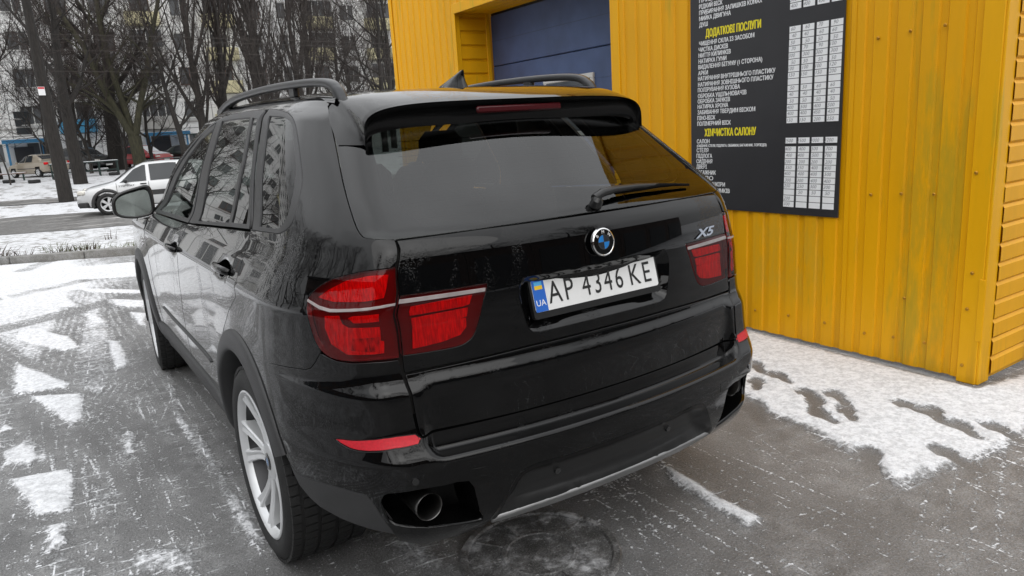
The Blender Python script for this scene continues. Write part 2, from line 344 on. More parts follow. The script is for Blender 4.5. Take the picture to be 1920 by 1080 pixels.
TRC={
 'hgap':[(1.547,1.681),(1.432,1.646),(1.396,1.615),(1.342,1.528),(1.302,1.431),(1.281,1.355),(1.267,1.305),(1.243,1.273),(1.194,1.261),(0.979,1.252)],
 'frit':[(1.001,1.597),(0.993,1.556),(0.981,1.513),(0.971,1.471),(0.958,1.397),(0.929,1.365),(0.886,1.329),(0.836,1.295)],
 'hatchL':[(0.981,1.249),(0.995,1.166),(0.968,1.07),(0.953,0.958),(0.939,0.864),(0.943,0.807),(0.931,0.693)],
 'split':[(0.939,0.864),(0.674,0.868),(0.384,0.875)],
 'lampO':[(1.0,1.168),(1.202,1.165),(1.335,1.153),(1.43,1.139),(1.504,1.113),(1.541,1.087),(1.539,1.058),(1.515,1.034),(1.508,1.003),(1.49,0.964),(1.461,0.937),(1.423,0.922),(1.362,0.913),(1.258,0.91),(1.112,0.913),(0.955,0.911)],
 'lampI':[(0.972,1.088),(0.857,1.087),(0.722,1.086),(0.594,1.087),(0.596,1.07),(0.607,1.028),(0.637,0.967),(0.654,0.94),(0.682,0.923),(0.729,0.914),(0.849,0.914),(0.947,0.916)],
 'chromeO':[(1.544,1.081),(1.458,1.067),(1.387,1.061),(1.188,1.065),(0.977,1.071),(0.973,1.061),(1.181,1.054),(1.377,1.048),(1.449,1.054),(1.534,1.071)],
 'chromeI':[(0.963,1.08),(0.788,1.079),(0.602,1.077),(0.609,1.062),(0.784,1.062),(0.953,1.063)],
 'qtrim':[(2.32,1.236),(2.12,1.247),(1.964,1.258),(1.859,1.281),(1.792,1.311),(1.718,1.377),(1.67,1.438),(1.708,1.523),(1.766,1.6),(1.854,1.644),(2.068,1.668),(2.262,1.679),(2.535,1.676),(2.81,1.673),(3.035,1.656),(3.334,1.612),(3.641,1.548),(3.944,1.467),(4.199,1.379)],
 'qglass':[(2.21,1.259),(2.038,1.269),(1.931,1.291),(1.853,1.329),(1.766,1.418),(1.758,1.487),(1.828,1.608),(1.909,1.634),(2.053,1.644),(2.191,1.645)],
 'rdglass':[(3.235,1.197),(2.61,1.233),(2.363,1.248),(2.293,1.484),(2.296,1.641),(2.389,1.649),(2.95,1.647),(3.095,1.492)],
 'fdglass':[(4.013,1.169),(3.407,1.189),(3.219,1.492),(3.092,1.629),(3.437,1.575),(3.749,1.494),(4.023,1.381)],
 'rdoor':[(2.32,1.236),(2.273,1.15),(2.27,1.08),(2.248,1.008),(2.408,0.923),(2.531,0.842)],
 'bgap':[(3.416,1.176),(3.465,1.09),(3.464,1.012),(3.601,0.862),(3.651,0.747),(3.698,0.623)],
 'archo':[(2.979,0.578),(2.911,0.666),(2.806,0.734),(2.666,0.803),(2.533,0.839),(2.348,0.868),(2.21,0.872),(2.05,0.855),(1.927,0.804),(1.836,0.734),(1.807,0.665),(1.815,0.57)],
 'archi':[(3.009,0.453),(2.831,0.618),(2.702,0.713),(2.58,0.767),(2.445,0.802),(2.286,0.811),(2.154,0.782),(2.054,0.716),(2.014,0.641),(1.99,0.535)],
 'bq':[(2.081,0.832),(1.862,0.849),(1.672,0.861),(1.583,0.866),(1.542,0.875),(1.507,0.894),(1.464,0.926)],
 'clad':[(1.873,0.56),(1.848,0.535),(1.812,0.515),(1.766,0.511),(1.643,0.516),(1.512,0.52),(1.365,0.516),(1.34,0.488),(1.317,0.452),(1.241,0.407)],
 'cladbot':[(1.844,0.517),(1.811,0.476),(1.749,0.442),(1.686,0.421),(1.559,0.405),(1.403,0.395),(1.245,0.394)],
 'reflec':[(1.457,0.677),(1.341,0.682),(1.109,0.693),(0.932,0.69),(0.93,0.662),(1.048,0.662),(1.251,0.656),(1.375,0.658)],
 'exh':[(1.294,0.492),(1.266,0.514),(1.222,0.529),(1.023,0.536),(0.907,0.531),(0.798,0.525),(0.789,0.47),(0.778,0.409),(0.768,0.37),(0.902,0.384),(1.067,0.404),(1.238,0.418),(1.287,0.449)],
 'diff':[(0.735,0.359),(0.665,0.424),(0.592,0.496),(0.507,0.522),(0.373,0.522),(0.232,0.52)],
 'skid':[(0.675,0.371),(0.515,0.368),(0.342,0.376),(0.056,0.381)],
 'shelf':[(0.916,0.636),(0.894,0.611),(0.835,0.596),(0.723,0.6),(0.486,0.598)],
 'tow':[(0.773,0.561),(0.703,0.559),(0.711,0.526),(0.785,0.528)],
 'sensor':[(0.361,0.445),(0.999,0.565)],
 'spgap':[(1.437,1.646),(1.579,1.694),(1.642,1.742),(1.721,1.81),(2.003,1.938)],
 'crease':[(4.3,0.98),(3.51,1.012),(2.663,1.053),(2.216,1.042),(1.787,1.086),(1.57,1.091)],
 'handleR':[(2.663,1.066),(2.392,1.109),(2.332,1.078),(2.564,1.038)],
 'handleF':[(3.759,1.027),(3.477,1.047)],
 'frontedge':[(4.971,0.983),(5.266,0.847),(5.323,0.693),(5.226,0.519)],
 'sillline':[(4.277,0.673),(3.991,0.601),(3.346,0.605),(2.913,0.596)],
}
# ---------------------------------------------------------------- panel builder on the body surface
def SS(u,v):
    u=np.asarray(u,float); p=S(np.abs(u),v); p=np.array(p); p[...,0]=np.where(u<0,-p[...,0],p[...,0]); return p
def SN(u,v,F=SS,e=2e-3):
    du=F(u+e,v)-F(u-e,v); dv=F(u,np.asarray(v)+e)-F(u,np.asarray(v)-e)
    n=np.cross(dv,du); l=np.linalg.norm(n,axis=-1,keepdims=True); n=n/np.maximum(l,1e-12)
    return n
def inpoly(P,poly):
    x,y=P[:,0],P[:,1]; ins=np.zeros(len(P),bool); n=len(poly)
    for i in range(n):
        x0,y0=poly[i];x1,y1=poly[(i+1)%n]
        c=((y0>y)!=(y1>y))&(x<(x1-x0)*(y-y0)/(y1-y0+1e-15)+x0); ins^=c
    return ins
def densify(poly,ds,F,smooth=False):
    out=[];n=len(poly)
    for i in range(n):
        a=np.array(poly[i],float);b=np.array(poly[(i+1)%n],float)
        t=np.linspace(0,1,9)[:,None]; q=a+(b-a)*t; L=np.linalg.norm(np.diff(F(q[:,0],q[:,1]),axis=0),axis=1).sum()
        k=max(1,int(math.ceil(L/ds)))
        for j in range(k): out.append(a+(b-a)*j/k)
    return np.array(out)
def cr(pts,k=4,closed=False):
    """Catmull-Rom through points (uv)"""
    P=np.array(pts,float); n=len(P); out=[]
    for i in range(n if closed else n-1):
        p0=P[(i-1)%n] if closed or i>0 else 2*P[0]-P[1]; p1=P[i]; p2=P[(i+1)%n]; p3=P[(i+2)%n] if closed or i+2<n else 2*P[-1]-P[-2]
        for j in range(k):
            t=j/k; out.append(.5*((2*p1)+(-p0+p2)*t+(2*p0-5*p1+4*p2-p3)*t*t+(-p0+3*p1-3*p2+p3)*t**3))
    if not closed: out.append(P[-1])
    return [tuple(q) for q in out]
def ring_inset(ring,F,n3,d):
    """move closed uv ring inward (towards its inside) by d metres along the surface; returns uv and outward 3d dirs"""
    P=F(ring[:,0],ring[:,1]); T=np.roll(P,-1,0)-np.roll(P,1,0); T/=np.linalg.norm(T,axis=1)[:,None]+1e-12
    out=np.cross(T,n3); out/=np.linalg.norm(out,axis=1)[:,None]+1e-12
    e=1e-3; Su=(F(ring[:,0]+e,ring[:,1])-P)/e; Sv=(F(ring[:,0],ring[:,1]+e)-P)/e
    # sign: does uv-area orientation agree
    r2=[]
    for i in range(len(ring)):
        A=np.stack([Su[i],Sv[i]],1); s=np.linalg.lstsq(A,-out[i]*1e-3,rcond=None)[0]; r2.append(s/1e-3)
    r2=np.array(r2)
    t=ring+r2*.004; ins=inpoly(t,ring).mean()>.5
    if not ins: r2=-r2; out=-out
    return ring+r2*d, out
def panel(name,mat,parent,outer,holes=(),F=SS,step=.032,gap=.0025,off=0.,depth=.012,mirror=False,dish=None,extra=None,ds=.014,rim=True):
    """a body panel: polygon(s) in surface (u,v), triangulated, laid on F, with rolled-in edges"""
    G=F if off==0 else (lambda u,v:F(u,v)+SN(u,v,F)*off)
    rings=[]
    for k,poly in enumerate([outer,*holes]):
        r=densify(poly,ds,F); n3=SN(r[:,0],r[:,1],F); q,o=ring_inset(r,F,n3,gap if k==0 else -gap)
        if k>0: o=-o
        rings.append((q,o))
    allr=np.concatenate([r for r,_ in rings]); mn=allr.min(0);mx=allr.max(0)
    um=lambda u:np.where(np.abs(u)<1,.70*np.abs(u),np.where(np.abs(u)<2,.70+.48*(np.abs(u)-1),1.18+np.abs(u)-2))*np.sign(u)
    ub=np.linspace(-8,8,6001); s0,s1=um(mn[0]),um(mx[0])
    nu=max(2,int((s1-s0)/step)+1); us=np.interp(np.linspace(s0,s1,nu),um(ub),ub); vs=np.linspace(mn[1],mx[1],max(2,int((mx[1]-mn[1])/step)+1))
    g=np.stack(np.meshgrid(us,vs),-1).reshape(-1,2)
    if extra is not None: g=np.concatenate([g,extra])
    m=inpoly(g,rings[0][0])
    for h,_ in rings[1:]: m&=~inpoly(g,h)
    g=g[m]
    def met(p): return np.stack([um(p[:,0]),p[:,1]],1)
    if len(g):
        B=met(allr); A=met(g); keep=np.ones(len(g),bool)
        for i in range(0,len(A),400):
            d=((A[i:i+400,None]-B[None])**2).sum(-1).min(1); keep[i:i+400]=d>(ds*.55)**2
        g=g[keep]
    P=np.concatenate([allr,g]); M2=met(P); E=[];b=0
    for r,_ in rings:
        n=len(r); E+=[(b+i,b+(i+1)%n) for i in range(n)]; b+=n
    res=delaunay_2d_cdt([Vector((float(a),float(c))) for a,c in M2],E,[],0,1e-7)
    vco=np.array([(p.x,p.y) for p in res[0]]); src=res[3]
    uv=np.array([P[s[0]] if len(s) else (np.interp(vco[i,0],um(ub),ub),vco[i,1]) for i,s in enumerate(src)])
    T=np.array([f for f in res[2] if len(f)==3]); ce=uv[T].mean(1)
    m=inpoly(ce,rings[0][0])
    for h,_ in rings[1:]: m&=~inpoly(ce,h)
    T=T[m]
    V=G(uv[:,0],uv[:,1]); Nn=SN(uv[:,0],uv[:,1],F)
    fl=np.cross(V[T[:,1]]-V[T[:,0]],V[T[:,2]]-V[T[:,0]]); sgn=(fl*Nn[T[:,0]]).sum(1)
    T=np.where((sgn<0)[:,None],T[:,::-1],T)
    custom=True
    if dish:
        dep,wid=dish; B=V*0; RB=F(allr[:,0],allr[:,1])
        d=np.sqrt(np.array([((RB-p)**2).sum(1).min() for p in F(uv[:,0],uv[:,1])])); t=np.clip(d/wid,0,1); t=t*t*(3-2*t)
        V=V-Nn*(dep*t)[:,None]; custom=False
    Vl=[*V]; Nl=[*Nn]; Fl=[tuple(f) for f in T]
    if rim:
        idx={}
        for (r,o) in rings:
            n=len(r); P3=G(r[:,0],r[:,1]); n3=SN(r[:,0],r[:,1],F); b=len(Vl)
            r1=P3+o*.0014-n3*.0018; r2=P3+o*.0016-n3*depth; m1=(n3+o)/1.4142
            Vl+=[*P3,*r1,*r1,*r2]; Nl+=[*n3,*m1,*m1,*o]
            for i in range(n):
                j=(i+1)%n; f=[(b+i,b+j,b+n+j,b+n+i),(b+2*n+i,b+2*n+j,b+3*n+j,b+3*n+i)]
                c=np.cross(Vl[b+j]-Vl[b+i],Vl[b+n+i]-Vl[b+i])
                if np.dot(c,m1[i])<0: f=[q[::-1] for q in f]
                Fl+=f
    Vl=np.array(Vl);Nl=np.array(Nl)
    if mirror: Vl=Vl*[-1,1,1]; Nl=Nl*[-1,1,1]; Fl=[f[::-1] for f in Fl]
    return mk(name,Vl,Fl,mat,parent,True,Nl if custom else None)
def both(name,mat,parent,outer,holes=(),**k):
    a=panel(name,mat,parent,outer,holes,**k); b=panel(name,mat,parent,outer,holes,mirror=True,**k); return a,b
def mir(c): return [(-a,b) for a,b in c][::-1]
def uy(y,v): return float(u_of_y(np.array(float(y)),np.array(float(v))))
def arch(y0,r,a0,a1,n=40,zc=.37,sy=1.):
    out=[]
    for t in np.linspace(a0,a1,n):
        y=y0+r*sy*math.cos(math.radians(t)); z=zc+r*math.sin(math.radians(t)); out.append((uy(y,z),z))
    return out
# ================================================================ the black SUV
CAR=empty('suv',(0,0,0),0,'black wet SUV seen from behind, parked in front of the yellow car wash','car')
t=TRC
PA='black_paint'
# --- side frame: roof edge, D-pillar and rear quarter
AR=.50; ARI=.425; AY=.045
aro=arch(AY,AR,158,22,60)       # from rear side to front side, outer edge of rear arch moulding
def arch_y(z,r,side,y0=AY): return y0+side*math.sqrt(max(0,r*r-(z-.37)**2))
top=[(1.70,1.770),(2.0,1.778),(2.5,1.78),(2.9,1.765),(3.15,1.70),(3.385,1.640),(3.63,1.578),(3.92,1.500),(4.18,1.412),(4.52,1.262),(4.66,1.165)]
dlo=cr(t['qtrim'],3)
fr_end=[(4.46,1.235),(4.56,1.158)]
archq=[p for p in arch(AY,AR,59,118,24)]   # front to rear over the top
quarter=[(1.003,1.170),(.990,1.249)]+cr(t['hgap'][::-1],3)+[(1.60,1.697),(1.66,1.742)]+top+fr_end[::-1]+dlo[::-1]+t['rdoor'][1:5]+archq+t['bq'][1:]+cr(t['lampO'][:11][::-1],2)[:-1]
both('side_frame',PA,CAR,quarter,step=.028)
# --- window surrounds and glass
qg=cr(t['qglass'],3)
both('quarter_window_trim','trim_black',CAR,dlo[:34]+[(2.30,1.24)],[qg],off=.0005)
both('quarter_window','side_glass',CAR,qg,off=-.004,gap=-.001,depth=.004)
rdf=[(2.338,1.236),(2.318,1.676),(2.559,1.673),(2.833,1.670),(3.03,1.656),(3.09,1.636),(3.25,1.42),(3.405,1.178)]
rg=[(3.215,1.200),(2.66,1.236),(2.50,1.470),(2.462,1.642),(2.975,1.640),(3.062,1.493)]
fx=[(2.610,1.240),(2.385,1.252),(2.345,1.45),(2.352,1.634),(2.425,1.640),(2.462,1.470)]
fdf=[(3.425,1.176),(3.27,1.42),(3.108,1.634),(3.317,1.607),(3.562,1.543),(3.859,1.464),(4.125,1.376),(4.455,1.232),(4.55,1.158)]
fg=[(4.40,1.178),(3.47,1.196),(3.22,1.492),(3.135,1.608),(3.384,1.567),(3.675,1.486),(3.978,1.374),(4.2,1.275)]
both('rear_door_window_frame','trim_black',CAR,rdf,[rg,fx],off=.0005)
both('front_door_window_frame','trim_black',CAR,fdf,[fg],off=.0005)
for nm,pg,mt in (('rear_door_window',rg,'side_glass'),('rear_door_fixed_pane',fx,'side_glass'),('front_door_window',fg,'front_glass')):
    both(nm,mt,CAR,pg,off=-.004,gap=-.001,depth=.004)
# --- doors
belt=lambda u: float(np.interp(u,[2.32,3.41,4.56],[1.232,1.173,1.154]))
bg=cr([(3.413,1.173),(3.455,1.09),(3.475,1.012),(3.575,.862),(3.625,.747),(3.66,.623),(3.70,.45)],3)
rd_arch=[p for p in arch(AY,AR+.003,3,59,26)]
rdoor=[(2.332,1.228)]+[(u,belt(u)-.003) for u in (2.6,2.9,3.2)]+bg+[(3.3,.452)]+rd_arch+[(a,b) for a,b in t['rdoor'][4:0:-1]]
def handle_cup(uc,vc):
    def F(u,v):
        p=SS(u,v); n=SN(u,v); d=np.hypot((np.asarray(u)-uc)/.075,(np.asarray(v)-vc)/.032); return p-n*(.016*np.exp(-d**4))[...,None]
    return F
hx=np.stack(np.meshgrid(np.arange(2.42,2.62,.01),np.arange(1.02,1.115,.008)),-1).reshape(-1,2)
RD=[panel('rear_door',PA,CAR,rdoor,F=handle_cup(2.50,1.072),extra=hx,mirror=m) for m in (False,True)]
fdoor=[(3.425,belt(3.425)-.003)]+[(u,belt(u)-.003) for u in (3.8,4.2,4.55)]+[(4.68,1.10),(4.72,.98),(4.70,.80),(4.64,.62),(4.60,.452)]+[(4.1,.452)]+[(a+.006,b) for a,b in bg[::-1]]
hx2=hx+[1.10,-.034]
FD=[panel('front_door',PA,CAR,fdoor,F=handle_cup(3.60,1.038),extra=hx2,mirror=m) for m in (False,True)]
def handle(door,uc,vc,m):
    us=np.linspace(uc-.115,uc+.105,15); rows=[]
    for i,u in enumerate(us):
        q=i/14; e=math.sin(math.pi*min(1,max(0,q)))**.45; lift=.026*e+.003; hh=.0155*(.75+.25*e)
        p=SS(u,vc); n=SN(u,vc); up=np.array([0,0,1.]); up=up-n*np.dot(up,n); up/=np.linalg.norm(up)
        rows.append([p+n*(lift+.008*math.cos(a))+up*hh*math.sin(a) for a in np.linspace(0,2*math.pi,13)[:-1]])
    V=np.array(rows).reshape(-1,3); n=12
    F=[(i*n+k,i*n+(k+1)%n,(i+1)*n+(k+1)%n,(i+1)*n+k) for i in range(14) for k in range(n)]+[tuple(range(n))[::-1],tuple(14*n+k for k in range(n))]
    if m: V=V*[-1,1,1]
    b=MB().add(V,F); return b
for m,d in zip((False,True),RD): handle(d,2.50,1.072,m).build('handle',PA,d,True)
for m,d in zip((False,True),FD): handle(d,3.60,1.038,m).build('handle',PA,d,True)
# --- front fender, nose, bonnet, windscreen (out of the picture but part of the car)
FY=2.933
fa=[p for p in arch(FY,AR,170,16,50)]
fend=[(4.73,1.10),(5.2,1.085),(5.55,1.04),(5.62,.9),(5.66,.70),(uy(FY+AR*math.cos(math.radians(16)),.37+AR*math.sin(math.radians(16))),.37+AR*math.sin(math.radians(16)))]+fa[::-1][1:]+[(4.61,.452),(4.65,.62),(4.71,.80),(4.73,.98)]
both('front_fender',PA,CAR,fend)
V=[];F_=[];nr=0
vs=np.linspace(.26,1.03,22); th=np.linspace(-90,90,49)
for v in vs:
    y0=3.30; w=float(-S(uy(y0,v),v)[0]); yf=float(tb('f',v)); e=.62
    for a in th:
        s,c=math.sin(math.radians(a)),math.cos(math.radians(a)); V.append((np.sign(s)*abs(s)**e*w,y0+(yf-y0)*abs(c)**.8,v))
nt=len(th)
F_=[(i*nt+k,i*nt+k+1,(i+1)*nt+k+1,(i+1)*nt+k) for i in range(len(vs)-1) for k in range(nt-1)]
MB().add(V,F_).build('front_bumper',PA,CAR,True)
V=[];nx,ny=25,22
for i in range(ny):
    y=2.25+(3.62-2.25)*i/(ny-1)
    for k in range(nx):
        x=(k/(nx-1)*2-1); w=.93-.16*max(0,(y-3.0)/.62)**2; z=1.165-.10*((y-2.25)/1.37)**1.6-.045*x**4-.02*x*x; V.append((x*w,y,z))
MB().add(V,[(i*nx+k,i*nx+k+1,(i+1)*nx+k+1,(i+1)*nx+k) for i in range(ny-1) for k in range(nx-1)]).build('bonnet',PA,CAR,True)
# --- roof
WV=np.linspace(1.06,2.35,600); WW=tb('w',WV)
def zroof(x,y):
    v=np.interp(-np.abs(x)/np.interp(y,YC,YT),-WW,WV); zs=tb('z',v); return BS+(zs-BS)*(np.interp(y,YC,ZC)-BS)/(1.735-BS)
def grid(name,mat,parent,fn,us,vs,flip=False):
    V=[fn(u,v) for v in vs for u in us]; n=len(us)
    F=[(i*n+k,i*n+k+1,(i+1)*n+k+1,(i+1)*n+k) for i in range(len(vs)-1) for k in range(n-1)]
    if flip: F=[f[::-1] for f in F]
    return mk(name,V,F,mat,parent,True)
xs=np.concatenate([[-.592],np.linspace(-.585,.585,40),[.592]])
rgap=lambda x:-.105-.10*max(0,(abs(x)-.42)/.17)**2
grid('roof',PA,CAR,lambda x,q:(x,rgap(x)+(1.30-rgap(x))*q,float(zroof(x,rgap(x)+(1.30-rgap(x))*q))-(0.012 if abs(x)>.588 else 0)),xs,np.linspace(0,1,44))
# windscreen
grid('windscreen','front_glass',CAR,lambda x,q:(x*(.60+.20*q),1.30+1.0*q-.16*q*x*x,1.722-.55*q-.03*x*x),np.linspace(-1,1,15),np.linspace(0,1,14),True)
# --- rear glass with its black border
hg=cr(t['hgap'][1:],4)
gl=[(u,v+.0) for u,v in hg]
glass=[(1.36,1.63)]+gl[4:]+[(.6,1.2545),(.3,1.257),(0,1.259)]
glass=glass+mir(glass)[1:]
RG=panel('rear_window','privacy_glass',CAR,glass,off=-.003,gap=.003,depth=.006)
fri=cr([(.998,1.66)]+t['frit'][1:]+[(.80,1.283),(.5,1.278),(0,1.280)],3)
fri=fri+mir(fri)[1:]
out2=[(1.36,1.685)]+glass[1:len(glass)//2+1]; out2=out2+mir(out2)[1:]
panel('window_border','gloss_black',RG,out2,[fri],off=-.008,gap=.004,depth=.002)
# heating wires
hw=MB()
for k in range(11):
    v=1.31+.026*k; us=np.linspace(-.86,.86,24); hw.tube([SS(u,v)-SN(u,v)*.010 for u in us],.0007,4,False)
hw.build('heating_wires','flat_black',RG)
# --- spoiler
def sup(th,ax,zt,zb,n=5.0):
    s,c=math.sin(th),math.cos(th); return np.sign(s)*ax*abs(s)**(2/n),zb+(zt-zb)*abs(c)**(2/n)
TH=np.concatenate([-np.linspace(1,0,40)**1.0*math.pi/2,np.linspace(0,1,40)[1:]*math.pi/2])
# spread parameter so points are even along the outline
def spread(ax,zt,zb):
    tt=np.linspace(-math.pi/2,math.pi/2,4001); P=np.array([sup(q,ax,zt,zb) for q in tt]); L=np.concatenate([[0],np.cumsum(np.linalg.norm(np.diff(P,axis=0),axis=1))]); return np.interp(np.linspace(0,L[-1],91),L,tt)
TH=spread(.60,1.634,1.505)
def E0(i):
    x,z=sup(TH[i],.572,1.70,1.555,6); s=abs(x)/.572
    k=max(0.,(1.70-z)/.145)
    if k<.62:
        y=rgap(x)-.004; return np.array([x,y,float(zroof(x,y))-.001])
    # down the side: follow the gap line on the D-pillar
    q=(k-.62)/.38; a=np.array([(1.66,1.742),(1.60,1.697),(1.53,1.668),(1.464,1.648),(1.40,1.613),(1.345,1.56)]); f=q*(len(a)-1); j=min(int(f),len(a)-2); uv=a[j]+(a[j+1]-a[j])*(f-j)
    p=S(uv[0]-.012,uv[1]); return np.array([abs(p[0])*np.sign(x),p[1],p[2]])
rows=[]
YE=-.452
for i in range(len(TH)):
    x,z=sup(TH[i],.592,1.634,1.505); x2,z2=sup(TH[i],.572,1.560,1.495); a=E0(i)
    e=np.array([x,YE+.02*(abs(x)/.6)**4,z]); lip=np.array([x2,YE+.046,z2-.006]); ins=np.array([x2*.985,YE+.10,z2+.004])
    bul=np.array([0,0,1.])
    mids=[a+(e-a)*q+bul*.018*math.sin(math.pi*q)*(1-abs(math.sin(TH[i]))**8) for q in np.linspace(0,.93,9)]
    ed=[e+(a-e)*.035+[0,0,.001],e+[0,-.004,-.004]]
    face=[e+(lip-e)*q+np.array([0,.012*math.sin(math.pi*q),0]) for q in (.10,.3,.5,.7,.9)]
    rows.append(mids+ed+face+[lip,ins])
rows=np.array(rows); m_,n_=rows.shape[:2]
kf=11
def band(k0,k1): 
    n2=k1-k0; return rows[:,k0:k1].reshape(-1,3),[(i*n2+k,i*n2+k+1,(i+1)*n2+k+1,(i+1)*n2+k) for i in range(m_-1) for k in range(n2-1)]
SP=MB().add(*band(0,kf)).build('spoiler',PA,CAR,True,angle=48)
MB().add(*band(kf-1,n_)).build('spoiler_underside','recess_black',SP,True,angle=60)
bl=MB()
for x0 in np.linspace(-.18,.17,36): pass
P=[(x,YE+.0005+.0*abs(x),z) for x in (-.182,.182) for z in (1.588,1.612)]
bl.box((0,YE+.006,1.597),(.362,.012,.024),bev=.006)
bl.build('brake_light','brake_red',SP,True,angle=40)
# --- tailgate
tl=[(u-.004,v) for u,v in cr(t['hatchL'][:5],3)]
spl=[(.70,.8675),(.40,.8745),(0,.877)]
tg=tl+spl; tg=[(.60,1.252),(.983,1.2475)]+tl[1:]+spl; tg=tg+mir(tg)[1:]
rec=[(.425,1.086),(.44,1.060),(.432,1.0),(.405,.93),(.385,.915),(.35,.910),(0,.912)]; rec=rec+mir(rec)[1:]
li=cr(t['lampI'][3:]+[],2); lampI=[(.964,1.087),(.857,1.087),(.722,1.086)]+li[:-1]+[(.943,.916)]
TGP=panel('tailgate',PA,CAR,tg,[rec,lampI,mir(lampI)],step=.03)
panel('plate_recess',PA,TGP,rec,dish=(.030,.030),step=.012,gap=0,rim=False)
tlo=[(.932,.858),(.925,.799),(.914,.692),(.908,.679),(.5,.676),(0,.676)]
tlo=[(0,.872),(.40,.8695),(.70,.8625)][0:0]+[(.40,.8695),(.70,.8625)]+tlo; half=[(0,.872)]+tlo
xt=np.stack(np.meshgrid(np.linspace(-.93,.93,60),np.array([.805,.815,.822,.830,.838,.846,.853])),-1).reshape(-1,2)
TGL=panel('lower_tailgate',PA,CAR,half+mir(half)[1:-1],step=.03,extra=xt)
# --- tail lamps
lO=cr(t['lampO'][:11],3)[:-1]+cr(t['lampO'][10:],3); lampO=lO+[(.972,1.03),(.976,1.07)]
def thin(c,k):
    n=len(c)//2; return [(a[0],(a[1]+b[1])/2+(a[1]-b[1])*k/2) for a,b in zip(c[:n],c[:n-1:-1])]+[(a[0],(a[1]+b[1])/2-(a[1]-b[1])*k/2) for a,b in zip(c[:n],c[:n-1:-1])][::-1]
chO=thin(t['chromeO'],.52); chI=thin(t['chromeI'],.62)
outer=[(0,0)]
for m in (False,True):
    L=panel('outer_tail_lamp','red_glass',CAR,lampO,mirror=m,gap=.002,depth=.02,off=.001)
    kw=dict(mirror=m,gap=0,depth=.003)
    panel('lamp_housing','red_lens_dark',L,lampO,off=-.020,**kw)
    panel('chrome_strip','lamp_white',L,chO,off=.0022,**kw)
    panel('lamp_segment','red_lens_bright',L,[(1.06,1.088),(1.05,1.150),(1.20,1.150),(1.34,1.138),(1.44,1.112),(1.50,1.088),(1.40,1.080),(1.2,1.082)],off=-.010,**kw)
    panel('lamp_segment','red_lens_bright',L,[(1.06,1.022),(1.06,1.043),(1.24,1.041),(1.27,1.034),(1.24,1.020)],off=-.009,**kw)
    panel('lamp_segment','red_lens_bright',L,[(1.06,.985),(1.06,1.004),(1.28,1.004),(1.32,1.015),(1.335,1.042),(1.42,1.036),(1.43,1.0),(1.40,.955),(1.30,.928),(1.03,.930),(1.03,.962),(1.06,.965)],off=-.009,**kw)
    panel('lamp_segment','red_lens_inner',L,[(1.07,.935),(1.07,.976),(1.26,.974),(1.27,.940)],off=-.0075,**kw)
    L=panel('inner_tail_lamp','red_glass',CAR,lampI,mirror=m,gap=.002,depth=.02,off=.001)
    panel('lamp_housing','red_lens_dark',L,lampI,off=-.020,**kw)
    panel('chrome_strip','lamp_white',L,chI,off=.0022,**kw)
    panel('lamp_segment','red_lens_bright',L,[(.905,1.026),(.905,1.050),(.652,1.058),(.658,1.033),(.69,1.029)],off=-.009,**kw)
    panel('lamp_segment','red_lens_bright',L,[(.900,.990),(.900,1.016),(.668,1.022),(.676,.998),(.71,.994)],off=-.009,**kw)
    panel('lamp_segment','red_lens_bright',L,[(.900,.928),(.900,.987),(.68,.992),(.680,.966),(.705,.946),(.78,.934)],off=-.0095,**kw)
# --- bumper
bl_=[(1.84,.562),(1.80,.66),(1.83,.732),(1.90,.798),(1.965,.832)]+t['bq'][1:6]+[(1.466,.925),(1.423,.917),(1.362,.908),(1.258,.905),(1.111,.908),(.960,.905),(.944,.863),(.934,.799),(.922,.683),(.917,.6735)]
arcp=[(uy(arch_y(z,AR,-1),z),z) for z in (.562,.62,.68,.74,.79,.825)]
bl_=arcp+bl_[5:-1]+[(.918,.66),(.915,.625),(.905,.600),(.88,.597)]
low=t['clad'][1:9]+[(1.262,.395),(1.235,.345),(1.1,.318),(.9,.312),(.77,.330)]+cr(t['diff'][:5],3)+[(.15,.523),(0,.523)]
ex=cr(t['exh'],2,True)
half=low[::-1]+bl_+[(.5,.597),(0,.597)]
bump=half+mir(half)[1:-1]
rf_=cr(t['reflec'],2,True)
BU=panel('rear_bumper',PA,CAR,bump,[ex,mir(ex),rf_,mir(rf_)],step=.024)
us_=np.linspace(-.920,.920,93); vs_=np.array([.5955,.600,.604,.608,.611,.614,.618,.623,.630,.640,.650,.657,.661,.664,.667,.670,.6745])
U_,V_=np.meshgrid(us_,vs_); P_=SS(U_,V_); N_=SN(U_,V_,e=1e-3); nu_=len(us_)
fl_=[(i*nu_+k,(i+1)*nu_+k,(i+1)*nu_+k+1,i*nu_+k+1) for i in range(len(vs_)-1) for k in range(nu_-1)]
_t=np.cross(P_.reshape(-1,3)[fl_[0][1]]-P_.reshape(-1,3)[fl_[0][0]],P_.reshape(-1,3)[fl_[0][2]]-P_.reshape(-1,3)[fl_[0][0]])
if np.dot(_t,N_.reshape(-1,3)[0])<0: fl_=[f[::-1] for f in fl_]
mk('bumper_shelf',P_.reshape(-1,3),fl_,PA,BU,True,N_.reshape(-1,3))
cl=[(1.868,.556)]+t['clad'][1:9]+[(1.262,.398),(1.245,.380)]+[(a,b-.008) for a,b in t['cladbot'][::-1][1:]]
